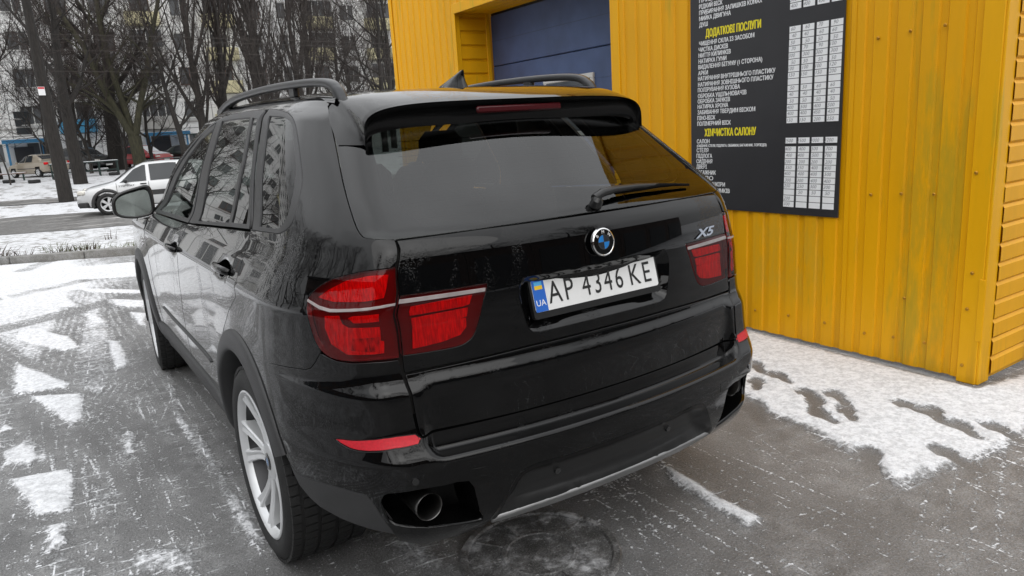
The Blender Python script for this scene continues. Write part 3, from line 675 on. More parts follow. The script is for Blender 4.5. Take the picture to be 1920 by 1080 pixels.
for m in (False,True):
    panel('bumper_cladding','cladding',BU,cl,mirror=m,depth=.03)
    R=panel('reflector','reflector_red',BU,rf_,mirror=m,off=-.001,gap=.0035,depth=.006)
    panel('reflector_frame','satin_black',R,rf_,mirror=m,off=-.006,gap=0,depth=.002)
    er=densify(ex,.012,SS); E3=SS(er[:,0],er[:,1]); cc=E3.mean(0); ne=len(E3); sx_=np.array([-1 if m else 1,1,1])
    rings_=[E3-SN(er[:,0],er[:,1])*.004]+[cc+(E3-cc)*[k_,1,k_]+[0,d_,0] for k_,d_ in ((.985,.02),(.96,.06),(.93,.13))]
    b=MB().add(np.concatenate(rings_)*sx_,[(i*ne+k,i*ne+(k+1)%ne,(i+1)*ne+(k+1)%ne,(i+1)*ne+k) for i in range(3) for k in range(ne)]+[tuple(3*ne+k for k in range(ne))]); b.build('exhaust_recess','recess_black',BU,True,angle=40)
    panel('tow_cover',PA,BU,t['tow'],mirror=m,off=.0012,gap=.001,depth=.004)
    sg=1 if m else -1
    ep=MB(); c=(sg*.690,-.862 if sg<0 else -.80,.476)
    prof=[(.22,.036),(.0,.041),(-.012,.0425),(-.016,.0408),(-.012,.0380),(.05,.037),(.16,.036)]
    ep.lathe(prof,36,c,'y'); ep.build('exhaust_pipe','exhaust_steel',BU,True,angle=50)
    MB().lathe([(.12,.0),(.12,.0365)],24,c,'y').build('exhaust_bore','flat_black',BU)
    for (u,v) in ((.361,.447),(.999,.565)):
        off=-.036 if v<.5 else .001
        p=SS(u,v)+SN(u,v)*off; n=SN(u,v); b=MB(); x=np.cross([0,0,1],n); x/=np.linalg.norm(x); y=np.cross(n,x)
        pts=[p+.0105*(math.cos(a)*x+math.sin(a)*y)+n*.003 for a in np.linspace(0,2*math.pi,17)[:-1]]; q=[p+.0125*(math.cos(a)*x+math.sin(a)*y)-n*.004 for a in np.linspace(0,2*math.pi,17)[:-1]]
        b.add(pts+q,[tuple(range(16))]+[(i,(i+1)%16,16+(i+1)%16,16+i) for i in range(16)])
        o=b.build('parking_sensor','gloss_black',BU,True,angle=40)
        if m: o.data.transform(Matrix.Scale(-1,4,(1,0,0))); o.data.flip_normals()
dif=[(0,.377),(.514,.366),(.68,.358)]+[(.725,.362)]+cr(t['diff'][1:5],3)+[(.15,.523),(0,.523)]
dif=dif[1:-1]; dif=[(0,.377)]+dif+[(0,.523)]; dd=dif+mir(dif)[1:-1]
panel('diffuser','satin_black',BU,dd,dish=(.040,.05),step=.018,gap=-.001,rim=False)
sk=[(0,.379),(.514,.371),(.70,.362),(.725,.350),(.60,.346),(0,.352)]
panel('skid_strip','skid_silver',BU,sk+mir(sk)[1:-1],off=.004,gap=0,depth=.02)
# --- wheel arch mouldings, sills, door strips
def moulding(y0,a0,a1,m,name='arch_moulding'):
    V=[];n=0
    for tt in np.linspace(a0,a1,56):
        c,s=math.cos(math.radians(tt)),math.sin(math.radians(tt))
        for (r,o) in ((AR+.004,-.008),(AR+.001,.005),(AR-.010,.011),(ARI+.012,.016),(ARI+.002,.012),(ARI-.002,.004),(ARI-.004,-.07)):
            y=y0+r*c; z=.37+r*s; zz=max(z,.27); p=S(uy(y,zz),zz); V.append((p[0]-o,y,z)); 
        n+=1
    F=[(i*7+k,i*7+k+1,(i+1)*7+k+1,(i+1)*7+k) for i in range(n-1) for k in range(6)]
    V=np.array(V)
    if m: V=V*[-1,1,1]
    return MB().add(V,F).build(name,'cladding',CAR,True,angle=60)
for m in (False,True):
    moulding(AY,-8,158,m); moulding(FY,-8 if False else 8,188,m)
    ss=[(uy(AY+AR*.999,.40)-.02,.44),(uy(FY-AR*.999,.40)+.02,.44),(uy(FY-AR,.30),.27),(uy(AY+AR,.30),.27)]
    panel('sill','cladding',CAR,[(ss[0][0]+.03,.446),(3.3,.446),(4.3,.446),(ss[1][0]-.02,.446),(ss[1][0]-.03,.25),(ss[0][0]+.04,.25)],mirror=m,off=.012,depth=.02)
    panel('door_strip','cladding',CAR,[(3.03,.590),(3.05,.606),(3.66,.606),(4.1,.600),(4.45,.60),(4.45,.585),(4.1,.582),(3.66,.588)],mirror=m,off=.007,depth=.007)
# --- roof rails
for sg in (-1,1):
    ctrl=[(sg*.556,-.184,1.640),(sg*.556,-.150,1.694),(sg*.557,-.10,1.717),(sg*.560,-.02,1.729),(sg*.570,.25,1.744),(sg*.582,.65,1.752),(sg*.593,1.0,1.748),(sg*.600,1.25,1.728),(sg*.604,1.44,1.690)]
    C_=np.array(cr([tuple(p) for p in ctrl],6)) if False else None
    P=np.array(ctrl); tt=np.arange(len(P)); q=np.linspace(0,len(P)-1,60); pts=np.stack([smooth(pchip(tt,P[:,k],q),3) for k in range(3)],1)
    b=MB(); V=[]; T=np.gradient(pts,axis=0); T/=np.linalg.norm(T,axis=1)[:,None]
    hw_,hh_=.020,.0155
    for i,p in enumerate(pts):
        side=np.array([1.,0,0]); up=np.cross(side,T[i]); up/=np.linalg.norm(up); up*=np.sign(up[2]) if abs(up[2])>.05 else 1
        k=1+1.25*max(0,1-i/8)+.4*max(0,1-(59-i)/8)
        for a in np.linspace(0,2*math.pi,13)[:-1]:
            c,s=math.cos(a),math.sin(a); V.append(p+side*hw_*np.sign(c)*abs(c)**.6+up*hh_*k*np.sign(s)*abs(s)**.6)
    F=[(i*12+k,i*12+(k+1)%12,(i+1)*12+(k+1)%12,(i+1)*12+k) for i in range(59) for k in range(12)]+[tuple(range(12)),tuple(59*12+k for k in range(12))]
    RL=b.add(V,F).build('roof_rail','rail_grey',CAR,True,angle=50)
    for yy in (.30,):
        z0=float(zroof(.565,yy)); MB().box((sg*.566,yy,(z0+1.742)/2),(.022,.07,1.742-z0+.01),bev=.006).build('rail_post','rail_grey',RL)
# --- shark-fin antenna
V=[];n=12
for i in range(n):
    q=i/(n-1); 
    z=float(zroof(0,.02)); h=.074*math.sin(math.pi/2*min(1,q*1.15))**.9*(1 if q<.9 else 1-(q-.9)*1.5)
for k,(zz) in enumerate(np.linspace(0,1,9)):
    y0=.150-.195*zz**1.15; y1=-.085+.018*zz+.012*math.sin(math.pi*zz) ; hw=.031*(1-zz)**.8+.004
    for a in np.linspace(0,2*math.pi,17)[:-1]:
        c,s=math.cos(a),math.sin(a); yc=(y0+y1)/2; hl=(y0-y1)/2
        V.append((hw*s*(.55+.45*(1-max(0,c))) ,yc+hl*c,float(zroof(0,yc+hl*c))*(1-zz)+ (float(zroof(0,.03))+.060)*zz if zz>0 else float(zroof(0,yc+hl*c))-.002))
F=[(i*16+k,i*16+(k+1)%16,(i+1)*16+(k+1)%16,(i+1)*16+k) for i in range(8) for k in range(16)]+[tuple(8*16+k for k in range(16))]
MB().add(V,F).build('antenna_fin',PA,CAR,True,angle=60)
# --- mirrors
for sg in (-1,1):
    mb=empty('door_mirror',(0,0,0)); mb.parent=CAR
    c=np.array([sg*.993,2.34,1.207]); V=[];prof=[(0,.97),(.012,1.0),(.03,1.0),(.07,.93),(.11,.75),(.135,.45),(.142,0.02)]
    def outl(a):
        cx,sx=math.cos(a),math.sin(a); x=np.sign(cx)*abs(cx)**(.62 if cx>0 else .30); z=np.sign(sx)*abs(sx)**.62
        out=-x*sg*0+x  # x>0 means outward
        return x,z
    for (d,k) in prof:
        for a in np.linspace(0,2*math.pi,33)[:-1]:
            x,z=outl(a); hx=.118; hz=.098*(1-.16*x) if z>0 else .085*(1-.30*max(0,x))
            V.append(c+np.array([sg*(x*hx*k),d,z*hz*k+.012*x*k*-1]))
    F=[(i*32+k,i*32+(k+1)%32,(i+1)*32+(k+1)%32,(i+1)*32+k) for i in range(len(prof)-1) for k in range(32)]
    MB().add(V,F).build('mirror_housing','gloss_black',mb,True,angle=60)
    V=[];
    for kk in (0,.83):
        for a in np.linspace(0,2*math.pi,33)[:-1]:
            x,z=outl(a); hx=.118; hz=.098*(1-.16*x) if z>0 else .085*(1-.30*max(0,x)); V.append(c+np.array([sg*x*hx*kk,.022+.17*(z*hz*kk)+.04*x*hx,z*hz*kk-.012*x*kk]))
    MB().add(V,[(k,32+k,32+(k+1)%32) for k in range(32)]).build('mirror_pane','mirror_glass',mb)
    ring=[]
    for (kk,dy) in ((.83,.045),(.835,-.001),(.97,-.001),(1.0,.012)):
        for a in np.linspace(0,2*math.pi,33)[:-1]:
            x,z=outl(a); hx=.118; hz=.098*(1-.16*x) if z>0 else .085*(1-.30*max(0,x)); ring.append(c+np.array([sg*x*hx*kk,dy,z*hz*kk-.012*x*kk]))
    MB().add(ring,[(i*32+k,i*32+(k+1)%32,(i+1)*32+(k+1)%32,(i+1)*32+k) for i in range(3) for k in range(32)]).build('mirror_rim','satin_black',mb,True)
    MB().tube([(sg*.885,2.40,1.165),(sg*.93,2.405,1.165),(sg*.98,2.41,1.175)],[.034,.03,.034],12).build('mirror_arm','gloss_black',mb,True)
# --- emblem
ec=np.array([0,-.868,1.156]); en=SN(0.0001,1.156); ex_=np.array([1.,0,0]); ey_=np.cross(en,ex_); ey_/=np.linalg.norm(ey_)
if ey_[2]<0: ey_=-ey_
def emb(r0,r1,h0,h1,a0=0,a1=360,n=48):
    V=[];N_=n if a1-a0>=360 else max(3,int(n*(a1-a0)/360)+1)
    for i in range(N_+ (0 if a1-a0>=360 else 1)):
        a=math.radians(a0+(a1-a0)*i/N_); d=ex_*math.cos(a)+ey_*math.sin(a)
        V+=[ec+d*r0+en*h0,ec+d*r1+en*h1]
    m=len(V)//2; cl_=a1-a0>=360
    return V,[(2*i,2*i+1,(2*((i+1)%m))+1,2*((i+1)%m)) for i in range(m if cl_ else m-1)]
EM=empty('emblem'); EM.parent=CAR
b=MB()
for q in ((.0415,.0450,.010,.008),(.0450,.0465,.008,.0),(.0415,.0400,.010,.0085),(.0222,.0238,.0096,.0096)): b.add(*emb(*q))
for a in (0,90):
    for sg in (1,-1):
        d=(ex_ if a==0 else ey_)*sg; s_=np.cross(en,d); b.add([ec+en*.0100+s_*.0006,ec+en*.0100-s_*.0006,ec+d*.0225+en*.0097-s_*.0006,ec+d*.0225+en*.0097+s_*.0006],[(0,1,2,3)])
b.build('chrome_ring','chrome',EM,True,angle=50)
MB().add(*emb(.0238,.0402,.0094,.0090)).build('black_ring','gloss_black',EM,True)
b=MB(); b.add(*emb(0,.0222,.0096,.0094,90,180)); b.add(*emb(0,.0222,.0096,.0094,270,360)); b.build('blue_quarter','emblem_blue',EM)
b=MB(); b.add(*emb(0,.0222,.0096,.0094,0,90)); b.add(*emb(0,.0222,.0096,.0094,180,270)); b.build('silver_quarter','badge_chrome',EM)
for ch,a in (('B',140),('M',90),('W',40)):
    d=ex_*math.cos(math.radians(a))+ey_*math.sin(math.radians(a)); up=d; rt=np.cross(up,en)
    o_=ec+d*.0272+en*.0096; text_mesh('letter',ch,.0150,'white_paint',frame(o_,rt,up),EM,.0002,'CENTER')
# --- model badge on the right
def right_pt(x,v,h): 
    u=float(u_of_x(np.array(x),np.array(v))); p=S(u,v)*[-1,1,1]; n=SN(u,v)*[-1,1,1]; return p+n*h,n
p0,n0=right_pt(.478,1.098,.001); p1,_=right_pt(.630,1.098,.001)
text_mesh('model_badge','X5',.044,'badge_chrome',frame(p0,p1-p0,np.cross(n0,p1-p0)),CAR,.004,'LEFT',2.05,.0012,.32,1.0)
# --- number plate
PT=.2496; pc=np.array([0,-.8405,1.0226]); pu=np.array([0,math.sin(PT),math.cos(PT)]); pn=np.array([0,-math.cos(PT),math.sin(PT)]); px_=np.array([1.,0,0])
PL=empty('number_plate'); PL.parent=CAR
def rrect(w,h,r,n=5):
    out=[]
    for cx,cy,a0 in ((w/2-r,h/2-r,0),(-w/2+r,h/2-r,90),(-w/2+r,-h/2+r,180),(w/2-r,-h/2+r,270)):
        for k in range(n): a=math.radians(a0+90*k/(n-1)); out.append((cx+r*math.cos(a),cy+r*math.sin(a)))
    return out
PMp=lambda dx=0,dy=0:(lambda a,b,c:pc+px_*(a+dx)+pu*(b+dy)+pn*c)
MB().prism(rrect(.536,.138,.010),-.020,-.002,PMp(0,-.008)).build('plate_frame','satin_black',PL)
MB().prism(rrect(.520,.112,.009),-.0018,.0,PMp()).build('plate_sheet','plate_white',PL)
bl2=[(-.2595,-.0555),(-.213,-.0555),(-.213,.0555),(-.2595,.0555)]
MB().prism(bl2,.0001,.0006,PMp()).build('country_band','plate_blue',PL)
MB().prism([(-.251,.026),(-.222,.026),(-.222,.038),(-.251,.038)],.0006,.0010,PMp()).build('flag_stripe','flag_blue',PL)
MB().prism([(-.251,.014),(-.222,.014),(-.222,.026),(-.251,.026)],.0006,.0010,PMp()).build('flag_stripe','flag_yellow',PL)
fm=lambda x,y:frame(pc+px_*x+pu*y+pn*.0009,px_,pu)
text_mesh('country_letters','UA',.027,'white_paint',fm(-.2365,-.037),PL,.0002,'CENTER')
for ch,x,s in (('A',-.178,.92),('P',-.122,.92),('4',-.050,.86),('3',-.003,.86),('4',.042,.86),('6',.089,.86),('K',.158,.92),('E',.214,.92)):
    text_mesh('plate_character',ch,.100,'ink_black',fm(x,-.0365),PL,.0003,'CENTER',s*.86,.0)
# --- rear wiper
WI=empty('rear_wiper'); WI.parent=CAR
def gp(x,v,h):
    u=float(u_of_x(np.array(abs(x)),np.array(v))); p=S(u,v); n=SN(u,v); sgx=-1 if x>0 else 1; return p*[sgx,1,1]+n*[sgx,1,1]*h
MB().tube([gp(.035,1.277,-.002),gp(.035,1.279,.022),gp(.037,1.281,.030)],[.021,.020,.013],14).build('wiper_pivot','satin_black',WI,True,angle=40)
MB().tube([gp(.030,1.288,.020),gp(.07,1.297,.027),gp(.13,1.303,.027),gp(.25,1.306,.022),gp(.36,1.304,.016)],[.013,.0145,.0125,.010,.007],10).build('wiper_arm','satin_black',WI,True,angle=50)
MB().tube([gp(.14,1.302,.012),gp(.25,1.303,.013),gp(.36,1.302,.016),gp(.45,1.298,.012),gp(.53,1.292,.008)],[.007,.009,.009,.006,.005],6).build('wiper_blade','flat_black',WI,True)
# --- cabin
def liner(u0,u1,v0,v1,nu,nv,off):
    us=np.linspace(u0,u1,nu);vs=np.linspace(v0,v1,nv); U,V_=np.meshgrid(us,vs); P=SS(U,V_)-SN(U,V_)*off; return P.reshape(-1,3),[(i*nu+k,i*nu+k+1,(i+1)*nu+k+1,(i+1)*nu+k) for i in range(nv-1) for k in range(nu-1)]
MB().add(*liner(-.99,.99,.52,.74,50,16,.028)).build('tail_lining','flat_black',CAR)
b=MB(); b.add(*liner(-1.55,1.55,.70,1.235,40,12,.035))
for sg in (-1,1):
    V,F=liner(1.5,4.7,.95,1.16,40,6,.03); V=V*[sg,1,1]; b.add(V,F)
b.box((0,.9,.70),(1.5,3.2,.04)); b.box((0,2.25,.9),(1.6,.05,.5)); b.box((0,1.98,1.06),(1.5,.5,.22))
b.build('cabin_lining','interior_dark',CAR)
b=MB(); b.add(*[(lambda r:r)(x) for x in ([(x,y,float(zroof(x,y))-.05) for y in np.linspace(-.36,1.25,8) for x in np.linspace(-.56,.56,9)],[(i*9+k,i*9+k+1,(i+1)*9+k+1,(i+1)*9+k) for i in range(7) for k in range(8)])])
b.build('headliner','interior_dark',CAR)
for x in (-.40,0,.40):
    b=MB(); b.box((x,.16,1.02),(.40,.14,.52),Matrix.Rotation(math.radians(-12),3,'X'),bev=.05); b.build('rear_seat_back','seat_cloth',CAR,angle=40)
    b=MB(); b.box((x,.10,1.345),(.25,.09,.15),bev=.04); b.build('headrest','seat_cloth',CAR,angle=40)
for x in (-.40,.40):
    b=MB(); b.box((x,1.02,1.05),(.46,.16,.62),Matrix.Rotation(math.radians(-14),3,'X'),bev=.06); b.build('front_seat_back','seat_cloth',CAR,angle=40)
    b=MB(); b.box((x,.93,1.44),(.26,.10,.19),bev=.045); b.build('headrest','seat_cloth',CAR,angle=40)
# --- underbody
b=MB(); b.box((0,1.55,.36),(1.50,3.9,.16)); b.box((0,-.56,.46),(1.2,.36,.12)); b.build('underbody','flat_black',CAR)
for sg in (-1,1):
    for y0 in (AY,FY):
        V=[];n=40
        for a in np.linspace(-14,168,n):
            for x in (.94,.60): V.append((sg*x,y0+.438*math.cos(math.radians(a)),.37+.438*math.sin(math.radians(a))))
        b=MB().add(V,[(2*i,2*i+1,2*i+3,2*i+2) for i in range(n-1)]); V2=[(sg*.60,y0,.37)]+[(sg*.60,y0+.44*math.cos(math.radians(a)),.37+.44*math.sin(math.radians(a))) for a in np.linspace(-14,168,n)]
        b.add(V2,[(0,i,i+1) for i in range(1,n)]); b.build('wheel_well','flat_black',CAR)
# --- wheels
def wheel(parent,sg,x_out,y0,wid,steer=0):
    W=empty('wheel',(sg*(x_out-wid/2),y0,.366)); W.parent=parent; W.rotation_euler=(0,0,steer)
    h=wid/2; R0=.366; RI=.283
    prof=[(h-.012,RI-.006),(h-.004,RI+.003),(h,RI+.020),(h+.003,RI+.045),(h-.004,R0-.022),(h-.016,R0-.007),(h-.028,R0-.001),(h-.05,R0)]
    prof=prof+[(-a,r) for a,r in prof[::-1]]
    prof=[(a*sg,r) for a,r in prof]
    MB().lathe(prof,72,(0,0,0),'x').build('tyre','rubber',W,True,angle=50)
    # tread blocks
    b=MB(); nb=64
    for k in range(nb):
        a=2*math.pi*k/nb
        for j,(xx,w_) in enumerate(((-.36,.17),(-.155,.16),(.055,.16),(.25,.14),(.41,.10))):
            xx_=sg*xx*wid; off=(j%2)*.5*2*math.pi/nb; aa=a+off; rr=R0+ (.002 if abs(xx)<.35 else -.001)
            M=Matrix.Rotation(aa,3,'X'); b.box(M@Vector((xx_,0,rr)),(w_*wid,2*math.pi*R0/nb*.84,.012),M)
    o=b.build('tread','rubber',W); o['kind']='stuff'
    # rim: barrel, lip, five double spokes
    f=sg*h
    b=MB(); b.lathe([(f-sg*.010,RI-.004),(f-sg*.004,RI-.001),(f-sg*.002,RI-.008),(f-sg*.010,RI-.018),(f-sg*.030,RI-.026)],72,(0,0,0),'x'); b.build('rim','rim_silver',W,True,angle=50); MB().lathe([(f-sg*.030,RI-.026),(f-sg*.05,RI-.032),(f-sg*.16,RI-.042)],60,(0,0,0),'x').build('rim_barrel','rim_barrel',W,True)
    MB().lathe([(f-sg*.15,.0),(f-sg*.15,RI-.03)],48,(0,0,0),'x').build('brake_disc','flat_black',W)
    MB().lathe([(f-sg*.11,.06),(f-sg*.11,.185)],48,(0,0,0),'x').build('brake_rotor','exhaust_steel',W)
    spk=[]
    for k in range(5):
        b=MB()
        for q in (-1,1):
            rows=[]
            for r_,w_,d_,ang in ((.030,.026,.046,.20),(.075,.021,.046,.165),(.12,.0185,.044,.175),(.17,.0185,.036,.205),(.22,.021,.024,.235),(.258,.027,.013,.255),(.274,.034,.009,.262)):
                a=2*math.pi*k/5+q*ang; rad=np.array([0,math.cos(a),math.sin(a)]); tan=np.array([0,-math.sin(a),math.cos(a)]); X=np.array([sg,0,0.])
                c=rad*r_+X*(h-d_)
                rows+= [c-tan*w_*1.05-X*.045,c-tan*w_-X*.006,c-tan*w_*.72,c-tan*w_*.1*q-X*.005,c+tan*w_*.72,c+tan*w_-X*.006,c+tan*w_*1.05-X*.045]
            n=7; b.add(rows,[(i*n+j,i*n+j+1,(i+1)*n+j+1,(i+1)*n+j) for i in range(6) for j in range(n-1)])
        b.build('spoke','rim_silver',W,True,angle=20)
    MB().lathe([(f-sg*.058,.078),(f-sg*.044,.070),(f-sg*.040,.040),(f-sg*.040,.034)],40,(0,0,0),'x').build('hub','rim_silver',W,True,angle=40)
    MB().lathe([(f-sg*.040,.034),(f-sg*.036,.031),(f-sg*.036,.0155)],32,(0,0,0),'x').build('hub_cap','gloss_black',W,True); MB().lathe([(f-sg*.036,.0155),(f-sg*.0355,.0)],24,(0,0,0),'x').build('hub_emblem','emblem_blue',W,True)
    return W
for sg in (-1,1):
    wheel(CAR,sg,.968,AY-.045+.0,.305); wheel(CAR,sg,.955,FY,.275,math.radians(-3))
LINES=[
  ('ПРИБИРАННЯ', 1.087, 2.29, 0.284, 0),
  ('РІДКИЙ ВІСК', 1.088, 2.249, 0.205, 0),
  ('ПРИБИРАННЯ ЗАЛИШКІВ КОМАХ', 1.088, 2.209, 0.527, 0),
  ('МИЙКА ДВИГУНА', 1.088, 2.17, 0.276, 0),
  ('ДУШ', 1.088, 2.129, 0.076, 0),
  ('ДОДАТКОВІ ПОСЛУГИ', 1.03, 2.055, 0.46, 1),
  ('ЧИЩЕННЯ СКЛА ІЗ ЗАСОБОМ', 1.089, 2.003, 0.47, 0),
  ('ЧИСТКА ДИСКІВ', 1.094, 1.962, 0.259, 0),
  ('МИТТЯ КИЛИМКІВ', 1.095, 1.923, 0.284, 0),
  ('НАТИРКА ГУМИ', 1.095, 1.884, 0.247, 0),
  ('ВИДАЛЕННЯ БІТУМУ (1 СТОРОНА)', 1.098, 1.845, 0.544, 0),
  ('АРКИ', 1.1, 1.804, 0.089, 0),
  ('НАТИРАННЯ ВНУТРІШНЬОГО ПЛАСТИКУ', 1.101, 1.766, 0.649, 0),
  ('НАТИРАННЯ ЗОВНІШНЬОГО ПЛАСТИКУ', 1.101, 1.725, 0.635, 0),
  ('ПОЛІРУВАННЯ КУЗОВА', 1.103, 1.687, 0.371, 0),
  ('ОБРОБКА УЩІЛЬНЮВАЧІВ', 1.103, 1.646, 0.425, 0),
  ('ОБРОБКА ЗАМКІВ', 1.105, 1.609, 0.289, 0),
  ('НАТИРКА ХРОМА', 1.106, 1.571, 0.275, 0),
  ('ЗАБИВАННЯ ТВЕРДИМ ВІСКОМ', 1.107, 1.532, 0.502, 0),
  ('ПІНО-ВІСК', 1.109, 1.492, 0.164, 0),
  ('ПОЛІМЕРНИЙ ВІСК', 1.11, 1.452, 0.302, 0),
  ('ХІМЧИСТКА САЛОНУ', 1.043, 1.376, 0.444, 1),
  ('САЛОН', 1.115, 1.327, 0.117, 0),
  ('(СИДІННЯ, СТЕЛЯ, ПІДЛОГА, ОББИВКИ, БАГАЖНИК, ТОРПЕДО)', 1.115, 1.301, 0.604, 2),
  ('СТЕЛЯ', 1.117, 1.263, 0.109, 0),
  ('ПІДЛОГА', 1.119, 1.223, 0.145, 0),
  ('СИДІННЯ', 1.12, 1.184, 0.148, 0),
  ('ДВЕРІ', 1.121, 1.146, 0.098, 0),
  ('БАГАЖНИК', 1.123, 1.104, 0.183, 0),
  ('СКЛО', 1.124, 1.064, 0.16, 0),
  ('ЧИСТКА ШКІРИ', 1.125, 1.022, 0.268, 0),
  ('МИТТЯ КИЛИМКІВ', 1.127, 0.978, 0.312, 0),
]
SNOW=[
  [(-2.078,9.933),(-0.43,9.265),(-0.443,8.088),(-0.51,7.422),(-0.905,7.695),(-2.044,8.602)],
  [(-2.02,7.63),(-1.621,6.058),(-1.987,6.336)],
  [(-1.812,5.341),(-1.441,4.523),(-1.382,4.013),(-1.52,3.971),(-1.855,4.736)],
  [(-1.636,7.149),(-1.355,6.533),(-1.27,5.816),(-1.509,5.939)],
  [(-1.354,7.33),(-0.662,6.217),(-0.715,6.045),(-1.146,6.598)],
  [(-1.028,6.062),(-0.705,5.601),(-0.759,5.17),(-1.013,5.538)],
  [(-1.316,5.492),(-1.172,5.339),(-1.119,4.782),(-1.259,4.849)],
  [(-0.919,5.159),(-0.788,4.932),(-0.859,4.36),(-0.922,4.5)],
  [(-1.834,3.941),(-1.496,2.997),(-1.538,2.909),(-1.832,3.018)],
  [(-1.76,2.911),(-1.444,2.7),(-1.46,2.208),(-1.538,2.056)],
  [(-1.208,4.155),(-1.102,3.984),(-1.113,3.196),(-1.232,3.064)],
  [(-1.891,2.495),(-1.815,2.271),(-1.885,2.242)],
  [(-1.876,1.905),(-1.759,2.017),(-1.638,1.623),(-1.787,1.607),(-1.871,1.703)],
  [(-1.833,1.489),(-1.573,1.425),(-1.55,1.315),(-1.589,0.894),(-1.729,0.939)],
  [(-1.7,0.832),(-1.6,0.799),(-1.625,0.613),(-1.682,0.572)],
  [(-0.925,2.82),(-0.947,2.401),(-0.988,1.785),(-0.961,1.188),(-0.971,0.698),(-0.959,0.389),(-0.959,0.131),(-0.994,0.043),(-1.025,0.278),(-0.991,0.675),(-1.004,1.126),(-1.029,1.696)],
  [(-1.293,1.809),(-1.254,1.716),(-1.286,1.42),(-1.342,1.321)],
  [(-1.18,0.979),(-1.16,0.701),(-1.196,0.693)],
  [(-1.428,0.338),(-1.3,0.335),(-1.196,0.236),(-1.195,-0.007),(-1.453,0.199)],
  [(2.641,0.707),(2.593,-0.879),(2.981,-0.952),(2.621,-1.263),(2.041,-1.332),(1.25,-1.21),(1.344,-0.943),(1.466,-0.587),(1.477,-0.324),(1.555,-0.139),(1.734,0.229)],
  [(0.678,-0.426),(0.667,-0.628),(0.631,-0.805),(0.638,-1.021),(0.539,-1.013),(0.567,-0.834),(0.598,-0.57)],
  [(-0.608,-0.146),(-0.416,-0.23),(-0.441,-0.61),(-0.621,-0.466)],
  [(-0.191,-0.646),(-0.079,-0.693),(-0.14,-0.771),(-0.223,-0.725)],
  [(0.476,-1.266),(0.656,-1.289),(0.628,-1.328),(0.439,-1.314)],
  [(0.917,-1.479),(0.944,-1.564),(0.886,-1.557)],
  [(-0.665,0.053),(-0.534,-0.183),(-0.616,-0.164),(-0.702,-0.045)],
  [(1.254,-0.999),(1.233,-1.107),(1.243,-1.054)],
]
FOOT= [(2.009, 0.098), (1.964, -0.111), (1.782, -0.081), (1.845, -0.373), (1.92, -0.5), (1.754, -0.472), (1.651, -0.592), (1.77, -0.651), (1.472, -0.317), (2.063, -0.807), (2.059, -0.932), (1.986, -1.105), (2.092, -1.217), (1.392, -0.994), (1.673, -1.195)]
